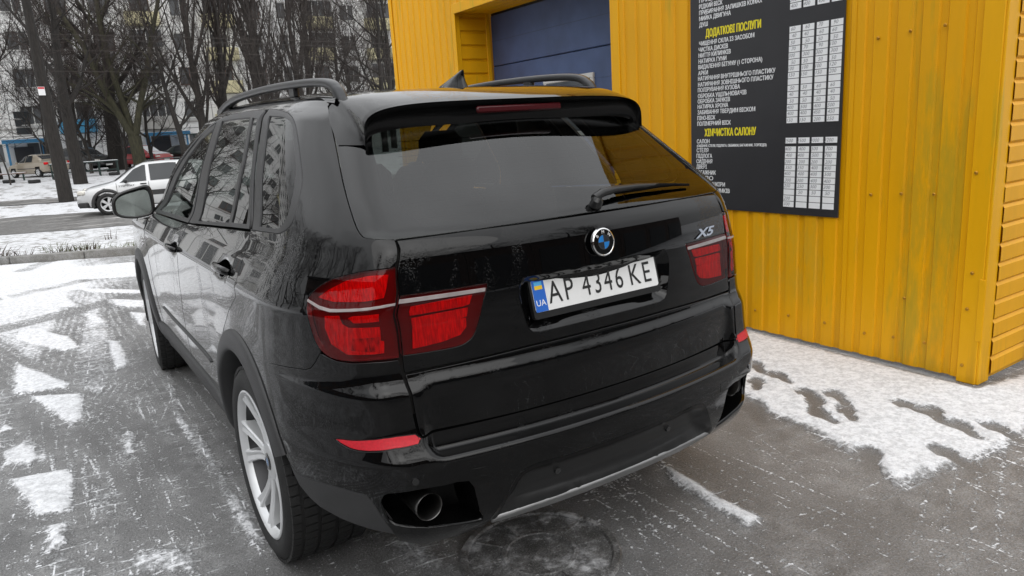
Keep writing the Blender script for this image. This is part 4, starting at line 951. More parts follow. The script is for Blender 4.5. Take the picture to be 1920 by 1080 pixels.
# ================================================================ setting: ground
KD=.48
TD=[-60,6,10.2,19,21,30,36,42,46,50,56,66,400];TZ=[0,0,-.12,-.5,-.6,-.62,-.42,-.15,.0,.13,.2,.3,.6]
def tz(x,y): return np.interp(y+KD*np.clip(x,-40,25)*np.clip((60-y)/30,0,1),TD,TZ)
def snow_ground(name,c_snow,c_dirt,lo,hi,scale,attr=None,stretch=(1,1,1),rough_d=.5,streak=0):
    m,nt,p=nodes(name)
    geo=N(nt,'ShaderNodeNewGeometry')
    def noise(s,d=8,r=.6,st=None):
        n=N(nt,'ShaderNodeTexNoise'); n.inputs['Scale'].default_value=s; n.inputs['Detail'].default_value=d; n.inputs['Roughness'].default_value=r
        if st:
            mp=N(nt,'ShaderNodeMapping'); mp.inputs['Scale'].default_value=st; nt.links.new(geo.outputs['Position'],mp.inputs[0]); nt.links.new(mp.outputs[0],n.inputs['Vector'])
        else: nt.links.new(geo.outputs['Position'],n.inputs['Vector'])
        return n.outputs[0]
    def math_(op,a,b=None,c=None):
        k=N(nt,'ShaderNodeMath',operation=op)
        for i,q in enumerate((a,b,c)):
            if q is None: continue
            if isinstance(q,(int,float)): k.inputs[i].default_value=q
            else: nt.links.new(q,k.inputs[i])
        return k.outputs[0]
    def mr(x,a,b,c=0,d=1):
        k=N(nt,'ShaderNodeMapRange'); k.interpolation_type='SMOOTHSTEP'
        for i,q in enumerate((a,b,c,d)): k.inputs[i+1].default_value=q
        nt.links.new(x,k.inputs[0]); return k.outputs[0]
    def mix(f,a,b):
        k=N(nt,'ShaderNodeMix',data_type='RGBA')
        if isinstance(f,(int,float)): k.inputs[0].default_value=f
        else: nt.links.new(f,k.inputs[0])
        for i,q in ((6,a),(7,b)):
            if isinstance(q,tuple): k.inputs[i].default_value=(*q,1)
            else: nt.links.new(q,k.inputs[i])
        return k.outputs[2]
    n1=noise(scale,9,.65,stretch)
    h=n1
    if attr:
        at=N(nt,'ShaderNodeAttribute'); at.attribute_name=attr
        n2=noise(26,9,.75); n3=noise(3.1,4,.5); n4=noise(75,4,.7)
        a=math_('ADD',at.outputs['Fac'],math_('MULTIPLY',math_('SUBTRACT',n2,.5),.85))
        a=math_('ADD',a,math_('MULTIPLY',math_('SUBTRACT',n3,.5),.36)); a=math_('ADD',a,math_('MULTIPLY',math_('SUBTRACT',n4,.5),.42))
        if streak:
            tr=N(nt,'ShaderNodeAttribute'); tr.attribute_name='tread'
            s1=noise(70,3,.5); a=math_('ADD',a,math_('MULTIPLY',math_('MULTIPLY',tr.outputs['Fac'],mr(s1,.42,.62)),.62))
            s2=noise(95,2,.4); a=math_('ADD',a,math_('MULTIPLY',mr(s2,.66,.76),.45))
        h=a
    dn=noise(1.3,5,.55); dn2=noise(130,3,.65)
    if streak:
        # joints of the block paving hold snow
        bm_=N(nt,'ShaderNodeMapping'); bm_.inputs['Rotation'].default_value=(0,0,.10); nt.links.new(geo.outputs['Position'],bm_.inputs[0])
        bk=N(nt,'ShaderNodeTexBrick'); nt.links.new(bm_.outputs[0],bk.inputs['Vector']); bk.inputs['Scale'].default_value=1; bk.inputs['Mortar Size'].default_value=.0045; bk.inputs['Mortar Smooth'].default_value=.4; bk.inputs['Brick Width'].default_value=.20; bk.inputs['Row Height'].default_value=.10
        h=math_('ADD',h,math_('MULTIPLY',math_('MULTIPLY',bk.outputs['Fac'],mr(noise(14,4,.6),.40,.60)),.26))
        for (sx_,sy_,rz,thr,amt) in ((46,1.6,.02,.63,.75),(38,1.3,.42,.65,.6),(42,1.5,-.30,.65,.6),(34,1.2,1.15,.66,.6)):
            mp=N(nt,'ShaderNodeMapping'); mp.vector_type='TEXTURE'; mp.inputs['Rotation'].default_value=(0,0,rz); mp.inputs['Scale'].default_value=(1/sx_,1/sy_,1); nt.links.new(geo.outputs['Position'],mp.inputs[0])
            ln=N(nt,'ShaderNodeTexNoise'); ln.inputs['Scale'].default_value=1; ln.inputs['Detail'].default_value=3; ln.inputs['Roughness'].default_value=.55; nt.links.new(mp.outputs[0],ln.inputs['Vector'])
            brk=mr(noise(55,3,.6),.44,.60); rgn=mr(noise(.9+sx_*.01,3,.5),.42,.58)
            h=math_('ADD',h,math_('MULTIPLY',math_('MULTIPLY',math_('MULTIPLY',mr(ln.outputs[0],thr,thr+.03),brk),rgn),amt))
    f=mr(h,lo,hi)
    frost=noise(7,10,.8)
    dirt=mix(mr(dn,.3,.7),tuple(c*.7 for c in c_dirt),tuple(c*1.25 for c in c_dirt))
    fz=math_('MULTIPLY',mr(frost,.38,.66),.55)
    if attr: fz=math_('MULTIPLY',fz,mr(at.outputs['Fac'],.0,.34))
    dirt=mix(fz,dirt,tuple(.46 for c in c_dirt))
    dirt=mix(math_('MULTIPLY',mr(dn2,.42,.62),.55),dirt,tuple(c*.38 for c in c_dirt)); dirt=mix(math_('MULTIPLY',mr(noise(170,2,.5),.58,.70),.45),dirt,tuple(.5 for c in c_dirt))
    sn=mix(mr(noise(34,8,.75),.36,.62),tuple(c*.66 for c in c_snow),c_snow)
    col=mix(f,dirt,sn)
    nt.links.new(col,p.inputs['Base Color'])
    rr=N(nt,'ShaderNodeMapRange'); nt.links.new(f,rr.inputs[0]); rr.inputs[3].default_value=rough_d; rr.inputs[4].default_value=.85; nt.links.new(rr.outputs[0],p.inputs['Roughness'])
    b=N(nt,'ShaderNodeBump'); b.inputs['Strength'].default_value=.8; b.inputs['Distance'].default_value=.025
    hh=math_('ADD',math_('MULTIPLY',f,.6),math_('MULTIPLY',dn2,.22)); hh=math_('ADD',hh,math_('MULTIPLY',noise(60,5,.6),.25))
    nt.links.new(hh,b.inputs['Height']); nt.links.new(b.outputs[0],p.inputs['Normal'])
    return m
snow_ground('lot_surface',(.82,.83,.85),(.162,.161,.160),.38,.66,3.0,'snow',rough_d=.33,streak=1)
snow_ground('far_snow',(.76,.77,.79),(.18,.16,.14),.32,.50,1.6,rough_d=.8,stretch=(1,.5,1))
snow_ground('verge_snow',(.78,.79,.81),(.14,.12,.09),.36,.52,4.6,rough_d=.9)
snow_ground('road_slush',(.58,.56,.54),(.095,.088,.080),.52,.70,1.3,rough_d=.34,stretch=(.35,1.6,1))
snow_ground('kerb_stone',(.60,.60,.60),(.20,.195,.18),.62,.8,3,rough_d=.8)
# far ground sheet
gx=np.concatenate([np.linspace(-420,-60,10),np.linspace(-50,60,56),np.linspace(80,420,10)]); gy=np.concatenate([np.linspace(-300,-20,10),np.arange(-15,72,1.5),np.linspace(80,420,12)])
V=[(x,y,float(tz(x,y))-(.05 if (y+KD*np.clip(x,-40,25))<10.1 else 0)) for y in gy for x in gx]; n=len(gx)
tag(mk('ground',V,[(i*n+k,i*n+k+1,(i+1)*n+k+1,(i+1)*n+k) for i in range(len(gy)-1) for k in range(n-1)],'far_snow'),kind='structure')
# parking lot with its snow, tracks and footprints
def poly_sd(P,poly):
    poly=np.array(poly); d=np.full(len(P),1e9)
    for i in range(len(poly)):
        a=poly[i];b=poly[(i+1)%len(poly)]; ab=b-a; t=np.clip(((P-a)@ab)/(ab@ab+1e-12),0,1); d=np.minimum(d,np.linalg.norm(P-a-t[:,None]*ab,axis=1))
    return np.where(inpoly(P,poly),d,-d)
def lot(name,x0,x1,y0,y1,res,hole=None):
    xs=np.arange(x0,x1+1e-6,res); ys=np.arange(y0,y1+1e-6,res); X,Y=np.meshgrid(xs,ys); P=np.stack([X.ravel(),Y.ravel()],1)
    s=np.full(len(P),.22); tr=np.zeros(len(P))
    d_=P[:,1]+KD*P[:,0]
    s+=.30*np.clip((P[:,1]-3.2)/4.0,0,1)                      # snow lies thicker towards the kerb
    s+=.28*np.clip((-.75-P[:,0])/.5,0,1)
    s-=.10*np.exp(-((P[:,0]-.6)/1.2)**2)*(P[:,1]<1)
    s+=.10*np.clip((P[:,0]-.0)/.6,0,1)*np.clip((-.3-P[:,1])/.5,0,1)*np.clip((P[:,1]+2.6)/.6,0,1)
    s-=.45*np.clip((-2.2-P[:,1])/1.2,0,1)
    # curved wheel tracks with tread marks
    def track(cx,cy,r,w,a0,a1,amt=.26,tread=.9):
        nonlocal s,tr
        q=np.hypot(P[:,0]-cx,P[:,1]-cy); an=np.degrees(np.arctan2(P[:,1]-cy,P[:,0]-cx)); m=(an>a0)&(an<a1)
        dd=np.abs(q-r); k=np.exp(-(dd/w)**6)*m; s=s-amt*k; tr=np.maximum(tr,k*tread*(np.abs(((q-r)/(w*.42))%1-.5)<.16))
    def line(px,py,ang,w,y_lo=-9,y_hi=30,amt=.35,tread=.6):
        nonlocal s,tr
        dx,dy=math.sin(math.radians(ang)),math.cos(math.radians(ang)); o=(P[:,0]-px)*dy-(P[:,1]-py)*dx; m=(P[:,1]>y_lo)&(P[:,1]<y_hi)
        k=np.exp(-(np.abs(o)/w)**6)*m; s=s-amt*k; tr=np.maximum(tr,k*tread*(np.abs((o/(w*.40))%1-.5)<.15))
    track(-6.2,1.0,4.95,.15,-60,80); track(-6.2,1.0,3.35,.15,-60,80); track(2.5,9.0,4.4,.14,130,260); track(2.5,9.0,6.0,.14,130,260); track(-4.5,11.0,4.6,.16,-100,0); track(-4.5,11.0,6.2,.16,-100,0)
    track(-9.0,2.0,7.35,.13,-40,60,.20,.9); track(3.5,1.0,5.0,.13,110,200,.16,.9); line(-1.55,2.5,-12,.13,-3,9,.22,.7); line(-2.3,2.5,-22,.13,-3,9,.22,.7)
    line(-.9,0,-1,.16,-9,30,.10,.8); line(.85,0,-1,.16,-9,6,.12,.8); line(-1.35,0,4,.14,-3,7,.12,.7); line(-1.95,0,6,.14,-3,7,.2,.7); line(.35,-1.2,3,.20,-9,0,.05,.9); line(1.1,-1.5,68,.2,-9,2,.04,.7); line(-.1,-1.4,24,.16,-9,0,.03,.8)
    for i,pg in enumerate(SNOW):
        sd=poly_sd(P,pg); e=.034+.014*math.sin(i*2.7); k=1/(1+np.exp(-np.clip(sd/e,-30,30)))
        amt=1.02+.08*math.sin(i*1.9) if i not in (17,18,21,22,23,24,25,26) else .62
        s=np.maximum(s,k*amt-.12*(1-k)); s=np.maximum(s,.50/(1+np.exp(-np.clip((sd+.03)/.05,-30,30)))); tr=tr*(1-k)
    # footprints in the snow by the wall
    for i,(fx_,fy_) in enumerate(FOOT):
        a=(-35+17*math.sin(i*2.3)); c,sn_=math.cos(math.radians(a)),math.sin(math.radians(a)); u=(P[:,0]-fx_)*c+(P[:,1]-fy_)*sn_; v=-(P[:,0]-fx_)*sn_+(P[:,1]-fy_)*c
        k=np.exp(-((np.abs(v)/.115)**3+(np.abs(u)/(.042+.012*np.sign(v)))**3)); s=s-.85*k
    s-=.25*np.exp(-((P[:,0]-2.57)/.05)**2)*(P[:,1]>-.9)*.6
    # manhole ring under the rear bumper
    q=np.hypot(P[:,0]+.16,P[:,1]+.60); s+=-.22*np.exp(-((q-.27)/.014)**2)
    rg=RNG.rand(len(P))
    z=tz(P[:,0],P[:,1])+.014*np.clip((s-.35)/.4,0,1)+.0025*(rg-.5)*(s>.5)
    z+=.004*np.sin(P[:,0]*9+P[:,1]*4)*np.clip(s-.4,0,1)
    nx=len(xs); I=np.arange(len(P)).reshape(X.shape)
    keep=np.ones((len(ys)-1,nx-1),bool)
    cx=(X[:-1,:-1]+X[1:,1:])/2; cy=(Y[:-1,:-1]+Y[1:,1:])/2
    keep&=(cy+KD*cx)<10.15
    if hole: keep&=~((cx>hole[0])&(cx<hole[1])&(cy>hole[2])&(cy<hole[3]))
    F=np.stack([I[:-1,:-1],I[:-1,1:],I[1:,1:],I[1:,:-1]],-1)[keep].reshape(-1,4)
    me=bpy.data.meshes.new(name); me.vertices.add(len(P)); me.vertices.foreach_set('co',np.column_stack([P,z]).ravel())
    me.loops.add(F.size); me.loops.foreach_set('vertex_index',F.ravel().astype(np.int32)); me.polygons.add(len(F)); me.polygons.foreach_set('loop_start',np.arange(0,F.size,4,dtype=np.int32))
    me.update(calc_edges=True); me.validate()
    for nm,val in (('snow',s),('tread',tr)):
        a=me.attributes.new(nm,'FLOAT','POINT'); a.data.foreach_set('value',val.astype(np.float32))
    me.polygons.foreach_set('use_smooth',[True]*len(me.polygons))
    me.materials.append(MATS['lot_surface']); o=bpy.data.objects.new(name,me); COL.objects.link(o); return tag(o,kind='structure')
lot('parking_lot',-3.4,4.2,-2.6,12.2,.02)
lot('parking_lot_outer',-19.4,12.6,-12.6,20.2,.2,(-3.4,4.2,-2.6,12.2))
# manhole cover behind the bumper
MC=empty('manhole_cover',(-.17,-.66,-.004)); tag(MC,kind='structure'); snow_ground('cast_iron',(.55,.55,.56),(.075,.073,.070),.50,.66,7.,rough_d=.4)
MB().lathe([(.012,.0),(.012,.255),(.010,.262)],48,(0,0,0),'z').build('lid','cast_iron',MC)
b=MB(); b.lathe([(.011,.262),(.019,.268),(.019,.290),(.008,.298)],48,(0,0,0),'z'); b.lathe([(.011,.120),(.017,.124),(.017,.138),(.011,.142)],40,(0,0,0),'z'); b.build('ring','cast_iron',MC)
for k in range(10):
    M=Matrix.Rotation(k*math.pi/5,3,'Z'); MB().box(M@Vector((0,.20,.014)),(.016,.11,.007),M).build('rib','cast_iron',MC)
# kerb stones
def dl(d,x): return d-KD*x
kb=empty('kerb',(0,0,0)); tag(kb,kind='structure')
xk=np.arange(-16,7.9,1.0)
for i,x in enumerate(xk):
    p0=np.array([x+.006,dl(10.16,x+.006)]); p1=np.array([x+.994,dl(10.16,x+.994)]); dr=(p1-p0)/np.linalg.norm(p1-p0); nn=np.array([-dr[1],dr[0]]); z0=float(tz(p0[0],p0[1]))
    c=(p0+p1)/2+nn*.08; M=Matrix.Rotation(math.atan2(dr[1],dr[0]),3,'Z')
    MB().box((c[0],c[1],z0-.02+.004*math.sin(i*3)),(np.linalg.norm(p1-p0),.15,.30),M,bev=.012).build('kerb_stone','kerb_stone',kb)
# verge, road and the second lane further on as sheets above the ground
def strip(name,mat,d0,d1,lift,x0=-90,x1=60,nd=8,wob=.0,zoff=None):
    V=[];xs=np.arange(x0,x1+.1,.5 if wob else 2.)
    for j in range(nd+1):
        for x in xs:
            e=wob*(math.sin(x*1.3+j)+.6*math.sin(x*3.1+2*j)+.4*math.sin(x*7.7)) if j in(0,nd) else 0
            d=d0+(d1-d0)*j/nd+e; y=d-KD*np.clip(x,-40,25); V.append((x,y,float(tz(x,y))+lift))
    n=len(xs); return tag(mk(name,V,[(i*n+k,i*n+k+1,(i+1)*n+k+1,(i+1)*n+k) for i in range(nd) for k in range(n-1)],mat),kind='structure')
strip('verge','verge_snow',10.36,20.5,.045,-40,25,12)
strip('road','road_slush',20.3,27.6,.055,nd=10,wob=.16)
strip('track_lane','road_slush',33.9,36.0,.03,nd=4,wob=.14)
# ---------------------------------------------------------------- yellow car wash
def yellow(name,base,streak=(1,9,.35)):
    m,nt,p=nodes(name); geo=N(nt,'ShaderNodeNewGeometry')
    def noise(s,st,d=7,r=.6):
        n=N(nt,'ShaderNodeTexNoise'); n.inputs['Scale'].default_value=s; n.inputs['Detail'].default_value=d; n.inputs['Roughness'].default_value=r
        mp=N(nt,'ShaderNodeMapping'); mp.inputs['Scale'].default_value=st; nt.links.new(geo.outputs['Position'],mp.inputs[0]); nt.links.new(mp.outputs[0],n.inputs['Vector']); return n.outputs[0]
    def mr(x,a,b,c=0,d=1):
        k=N(nt,'ShaderNodeMapRange')
        for i,q in enumerate((a,b,c,d)): k.inputs[i+1].default_value=q
        nt.links.new(x,k.inputs[0]); return k.outputs[0]
    def mix(f,a,b):
        k=N(nt,'ShaderNodeMix',data_type='RGBA'); nt.links.new(f,k.inputs[0])
        for i,q in ((6,a),(7,b)):
            if isinstance(q,tuple): k.inputs[i].default_value=(*q,1)
            else: nt.links.new(q,k.inputs[i])
        return k.outputs[2]
    c=mix(mr(noise(1.6,(1,1,.25)),.3,.7),tuple(q*.90 for q in base),tuple(min(1,q*1.07) for q in base))
    # faded greenish-yellow film left by washing, in vertical runs
    f1=mr(noise(2.2,(3,3,.35),6,.62),.585,.66,0,.62); c=mix(f1,c,(base[0]*.62,base[1]*.85,.015))
    # scuffed greenish patches: a wide worn run near the corner and one under the price board
    sp_=N(nt,'ShaderNodeSeparateXYZ'); nt.links.new(geo.outputs['Position'],sp_.inputs[0])
    def band(o,a,b,w): 
        k1=mr(o,a-w,a+w); k2=mr(o,b-w,b+w,1,0); q=N(nt,'ShaderNodeMath',operation='MULTIPLY'); nt.links.new(k1,q.inputs[0]); nt.links.new(k2,q.inputs[1]); return q.outputs[0]
    def mul(a,b):
        q=N(nt,'ShaderNodeMath',operation='MULTIPLY')
        for i,x in enumerate((a,b)):
            if isinstance(x,float): q.inputs[i].default_value=x
            else: nt.links.new(x,q.inputs[i])
        return q.outputs[0]
    wr=mr(noise(9,(1,2.5,.5),7,.7),.40,.58)
    c=mix(mul(mul(band(sp_.outputs[1],-.70,-.40,.03),mr(sp_.outputs[2],1.9,1.2)),mul(wr,.48)),c,(base[0]*.55,base[1]*.80,.02))
    c=mix(mul(mul(band(sp_.outputs[1],.10,.62,.02),band(sp_.outputs[2],.30,.84,.10)),mul(wr,.42)),c,(base[0]*.72,base[1]*.95,.03))
    # grime streaks, more near the ground
    sx=N(nt,'ShaderNodeSeparateXYZ'); nt.links.new(geo.outputs['Position'],sx.inputs[0])
    lowk=mr(sx.outputs[2],.0,.35,.7,.12); gm=mr(noise(5,(2,2,.12),8,.7),.50,.80); mu=N(nt,'ShaderNodeMath',operation='MULTIPLY'); nt.links.new(lowk,mu.inputs[0]); nt.links.new(gm,mu.inputs[1])
    c=mix(mu.outputs[0],c,(.12,.07,.015))
    sp=mr(noise(85,(1,1,1),2,.5),.76,.80,0,.5); c=mix(sp,c,(.8,.62,.2))
    nt.links.new(c,p.inputs['Base Color']); p.inputs['Roughness'].default_value=.42; p.inputs['Specular IOR Level'].default_value=.3
    b=N(nt,'ShaderNodeBump'); b.inputs['Strength'].default_value=.25; b.inputs['Distance'].default_value=.006; nt.links.new(noise(4,(1,1,.5),4,.5),b.inputs['Height']); nt.links.new(b.outputs[0],p.inputs['Normal'])
    return m
yellow('yellow_sheet',(.80,.385,.001)); yellow('yellow_trim',(.82,.41,.002))
pm('screw_head',(.50,.26,.03),.35,metal=.6)
BX=2.62; BH=3.7
WASH=empty('car_wash_building',(BX,0,0),0,'yellow corrugated metal car wash with a blue garage door','building')
WP=lambda o: (setattr(o,'parent',WASH),setattr(o,'matrix_parent_inverse',Matrix.Translation((-BX,0,0))),o)[2]
def sheet(y0,y1,z0,z1,x=BX,per=.135,dep=.011,name='wall_sheet',lap=0.):
    ys=[];xs_=[]
    y=y0
    prof=[(0,0),(.60,0),(.66,1),(.94,1),(1.,0)]
    k=math.floor(y0/per)
    pts=[]
    while k*per<y1:
        for a,b in prof[:-1]:
            yy=(k+a)*per
            if y0<=yy<=y1: pts.append((yy,b))
        k+=1
    def bval(y):
        f=(y/per)%1; return np.interp(f,[q[0] for q in prof],[q[1] for q in prof])
    pts=[(y0,bval(y0))]+[q for q in pts if y0<q[0]<y1]+[(y1,bval(y1))]
    zs=np.linspace(z0,z1,14); V=[]
    for z in zs:
        for (yy,b) in pts: V.append((x+b*dep-lap+.0018*math.sin(z*5+yy*3)+.001*math.sin(z*13+yy*11),yy,z))
    n=len(pts); F=[(i*n+j,(i+1)*n+j,(i+1)*n+j+1,i*n+j+1) for i in range(len(zs)-1) for j in range(n-1)]
    o=mk(name,V,F,'yellow_sheet',None,False); 
    return WP(o)
for k,(a,b) in enumerate(((-.77,-.08),(-.085,.92),(.915,1.935))): sheet(a,b,.02,BH,lap=.003*(k%2))
for k,(a,b) in enumerate(((4.60,5.50),(5.495,6.12))): sheet(a,b,.02,BH,lap=.003*(k%2),per=.15)
sheet(2.03,4.58,2.78,BH,per=.15,name='wall_sheet')
def wbox(name,c,d,mat='yellow_trim',bev=.004,M=None): return WP(MB().box(c,d,M,bev).build(name,mat))
wbox('corner_trim',(BX-.006,-.815,BH/2),(.016,.10,BH)); wbox('corner_trim',(BX+.052,-.870,BH/2+.001),(.118,.016,BH))
wbox('door_jamb_trim',(BX-.004,1.985,BH/2),(.014,.10,BH-.001)); wbox('door_jamb_trim',(BX-.004,4.585,1.39),(.014,.07,2.78)); wbox('door_jamb_trim',(BX+.23,2.035,1.39),(.45,.012,2.78))
wbox('corner_trim',(BX-.006,6.15,BH/2),(.016,.08,BH)); wbox('end_wall',(BX+2.5,6.16,BH/2),(5.0,.05,BH-.01),'yellow_sheet'); 
wbox('corner_dent_flap',(BX-.014,-.862,.42),(.004,.030,.34),M=Matrix.Rotation(.12,3,'Z'))
# side wall towards the camera: horizontal planks
pz=0.03; k=0
while pz<BH:
    h=.105
    V=[]; x0,x1=BX+.108,BX+4.9
    pr=[(0,-.874),(.014,-.885),(.088,-.885),(.1052,-.874)]
    for xx in np.linspace(x0,x1,8):
        for zz,yy in pr: V.append((xx,yy+.003*math.sin(xx*4+k)*(1 if pz<1.2 else .2),pz+zz))
    F=[(i*4+j,i*4+4+j,i*4+4+j+1,i*4+j+1) for i in range(7) for j in range(3)]
    WP(mk('siding_plank',V,F,'yellow_sheet',None,False)); pz+=h; k+=1
wbox('side_wall_backing',(BX+2.5,-.862,BH/2),(4.79,.01,BH-.02),'yellow_trim')
# reveal beside the blue door: planks on the far jamb
pz=.03;k=0
while pz<2.74:
    V=[]
    for xx in (BX+.075,BX+.40):
        for zz,yy in ((0,4.60),(.012,4.585),(.125,4.585),(.135,4.60)): V.append((xx,yy,pz+zz))
    WP(mk('reveal_plank',V,[(j,4+j,4+j+1,j+1) for j in range(3)],'yellow_sheet',None,False)); pz+=.150;k+=1
wbox('reveal_trim',(BX+.035,4.592,1.39),(.075,.02,2.77)); wbox('reveal_trim',(BX+.425,4.588,1.39),(.05,.02,2.77)); wbox('reveal_backing',(BX+.24,4.615,1.39),(.46,.02,2.78))
for j in range(9): wbox('soffit_board',(BX+.026+.054*j,3.31,2.775+.002*(j%2)),(.052,2.54,.02))
wbox('lintel_trim',(BX-.005,3.31,2.80),(.014,2.60,.10)); wbox('fascia',(BX+.0,2.65,BH+.05),(.06,7.1,.14),'yellow_trim')
wbox('roof_slab',(BX+2.5,2.65,BH+.03),(4.9,7.0,.05),'cladding')
# blue sectional door
def bluemat():
    m=pm('blue_door_paint',(.055,.092,.205),.5,noise=(4,.4),bump=.1,bscale=30); return m
bluemat(); pm('upvc_white',(.62,.62,.60),.45,noise=(10,.12)); pm('door_groove_blue',(.045,.07,.14),.6); pm('door_seal',(.01,.01,.01),.7); pm('dim_window',(.05,.06,.07),.12,coat=.5)
GD=MB().box((BX+.52,3.31,1.39),(.03,2.62,2.80)).build('garage_door','door_seal'); WP(GD)
zz=.02
for j in range(5):
    h=.545; o=MB().box((BX+.49,3.31,zz+h/2),(.04,2.54,h-.008),bev=.006).build('door_section','blue_door_paint'); o.parent=GD; o.matrix_parent_inverse=Matrix.Translation((-BX,0,0))@Matrix.Identity(4) if False else GD.matrix_parent_inverse.copy(); o.matrix_parent_inverse=Matrix.Identity(4)
    for q in (.27,):
        r=MB().box((BX+.4695,3.31,zz+q),(.003,2.54,.005)).build('door_groove','door_groove_blue'); r.parent=GD
    zz+=h
fr=MB()
for (c,d) in (((BX+.462,3.22,1.955),(.03,.80,.05)),((BX+.462,3.22,1.42),(.03,.80,.05)),((BX+.462,2.845,1.6875),(.03,.05,.485)),((BX+.462,3.595,1.6875),(.03,.05,.485))): fr.box(c,d,None,.006)
o=fr.build('window_frame','upvc_white'); o.parent=GD
o=MB().box((BX+.460,3.22,1.6875),(.012,.70,.485)).build('window_pane','dim_window'); o.parent=GD
# screws along the sheets
scr=MB().lathe([(0.,.009),(-.004,.009),(-.006,.006),(-.010,.005),(-.010,0)],10,(0,0,0),'x').build('screw','screw_head'); WP(scr); scr.location=(BX-.001,-.45,.42)
first=True
for z in (.17,1.02,1.9):
    for y in (.86,.59,.32,.05,-.22,-.40,-.58): 
        o=scr.copy(); COL.objects.link(o); o.location=(BX-.004,y,z+.01*math.sin(y*9))
for z in (.10,.42,.62,1.15): 
    o=scr.copy(); COL.objects.link(o); o.location=(BX-.015,-.80+.01*math.sin(z*7),z)
# ---------------------------------------------------------------- price board
pm('board_black',(.028,.028,.031),.42,noise=(6,.2)); pm('board_white',(.86,.87,.88),.5); pm('board_yellow',(.85,.72,.02),.5); pm('cell_white',(.86,.87,.88),.5,noise=(15,.05)); pm('pencil',(.22,.23,.25),.6)
XB=2.612
BD=empty('price_board',(XB,.57,.86),0,'dark price board with white and yellow Cyrillic lettering on the yellow wall','sign')
BM=Matrix.Translation((-XB,-.57,-.86))
def PB(o): o.parent=BD; o.matrix_parent_inverse=BM; return o
PB(MB().box((XB-.002,.575,1.73),(.010,1.19,1.74),None,.001).build('board_sheet','board_black'))
items=[]
def txt(body,y,z,size,mat,name,width=None,off=0.,sh=0.):
    c=bpy.data.curves.new('t','FONT'); c.body=body; c.size=size; c.offset=off; c.resolution_u=2; c.shear=sh
    o=bpy.data.objects.new('t',c); COL.objects.link(o); items.append((o,c,y,z,mat,name,width))
for s,y,z,w,k in LINES: txt(s,y,z,(.040,.072,.024)[k],('board_white','board_yellow','board_white')[k],'service_heading' if k==1 else 'service_line',w,0.)
cells=MB().box((0,0,0),(.002,.078,.0355)).build('price_cell','cell_white'); 
first=True
B=[['60','60','70','90'],['40','40','60','60'],['50','50','50','50'],['70','70','90','100'],['300','300','300','300'],['50','50','50','50'],['100','100','100','120'],['150','150','150','200'],['','','',''],['50','50','60','60'],['40','40','40','40'],['50','50','50','50'],['400','500','400','500'],['400','400','450','450'],['150','150','200','250']]
Cc=[['400','400','500','700'],['400','400','500','700'],['200','200','200','200'],['350','350','400','400'],['400','400','400','500'],['300','300','400','400'],['250','250','300','300'],['','50','50','50'],['200','','',''],['300','','','']]
def cell(y,z,t):
    global first
    if first: o=cells; first=False
    else: o=cells.copy(); COL.objects.link(o)
    o.location=(XB-.0085,y,z); PB(o)
    if t: txt(t,y+.012*len(t)+.004*math.sin(z*77+y*31),z-.009+.002*math.sin(z*51),.031,'pencil','price_figures',None,0.,.25)
yc=(.311,.2175,.1215,.0285); ycC=(.3245,.230,.1355,.041)
for r,row in enumerate([['300','300','350','400'],['400','400','450','500']]):
    for c,tx in enumerate(row): cell(yc[c],2.187-.0395*r,tx)
for r,row in enumerate(B):
    for c,tx in enumerate(row): cell(yc[c]+(ycC[c]-yc[c])*r/22,2.012-.0393*r,tx)
for c,tx in enumerate(['2500','2500','3000','3200']): cell(ycC[c]-.001,1.334,tx)
for r,row in enumerate(Cc):
    for c,tx in enumerate(row): cell(ycC[c]+.0008*r,1.279-.0392*r,tx)
dg=bpy.context.evaluated_depsgraph_get(); dg.update()
fig=MB()
for (o,c,y,z,mat,name,width) in items:
    me=bpy.data.meshes.new_from_object(o.evaluated_get(dg)); sx=1.
    co=np.zeros(len(me.vertices)*3); me.vertices.foreach_get('co',co); co=co.reshape(-1,3)
    if width: sx=width/max(1e-6,co[:,0].max()-co[:,0].min())
    V=np.stack([np.full(len(co),XB-(.0098 if name=='price_figures' else .0078)),y-(co[:,0]-co[:,0].min())*sx,z+co[:,1]],1)
    F=[tuple(p.vertices) for p in me.polygons]
    if name=='price_figures': fig.add(V,F)
    else:
        bold=MB()
        for dx,dz,dd in ((0,0,0),(.0022,0,.00012),(.0011,.0010,.00024)) if 'heading' not in name else ((0,0,0),(.003,0,.00012),(.0055,0,.00024),(.003,.002,.00036)): bold.add(V+[-dd,-dx,dz],F)
        PB(mk(name,bold.V,bold.F,mat,None,False))
    bpy.data.meshes.remove(me); bpy.data.objects.remove(o); bpy.data.curves.remove(c)
PB(mk('price_figures',fig.V,fig.F,'pencil',None,False))['kind']='stuff'
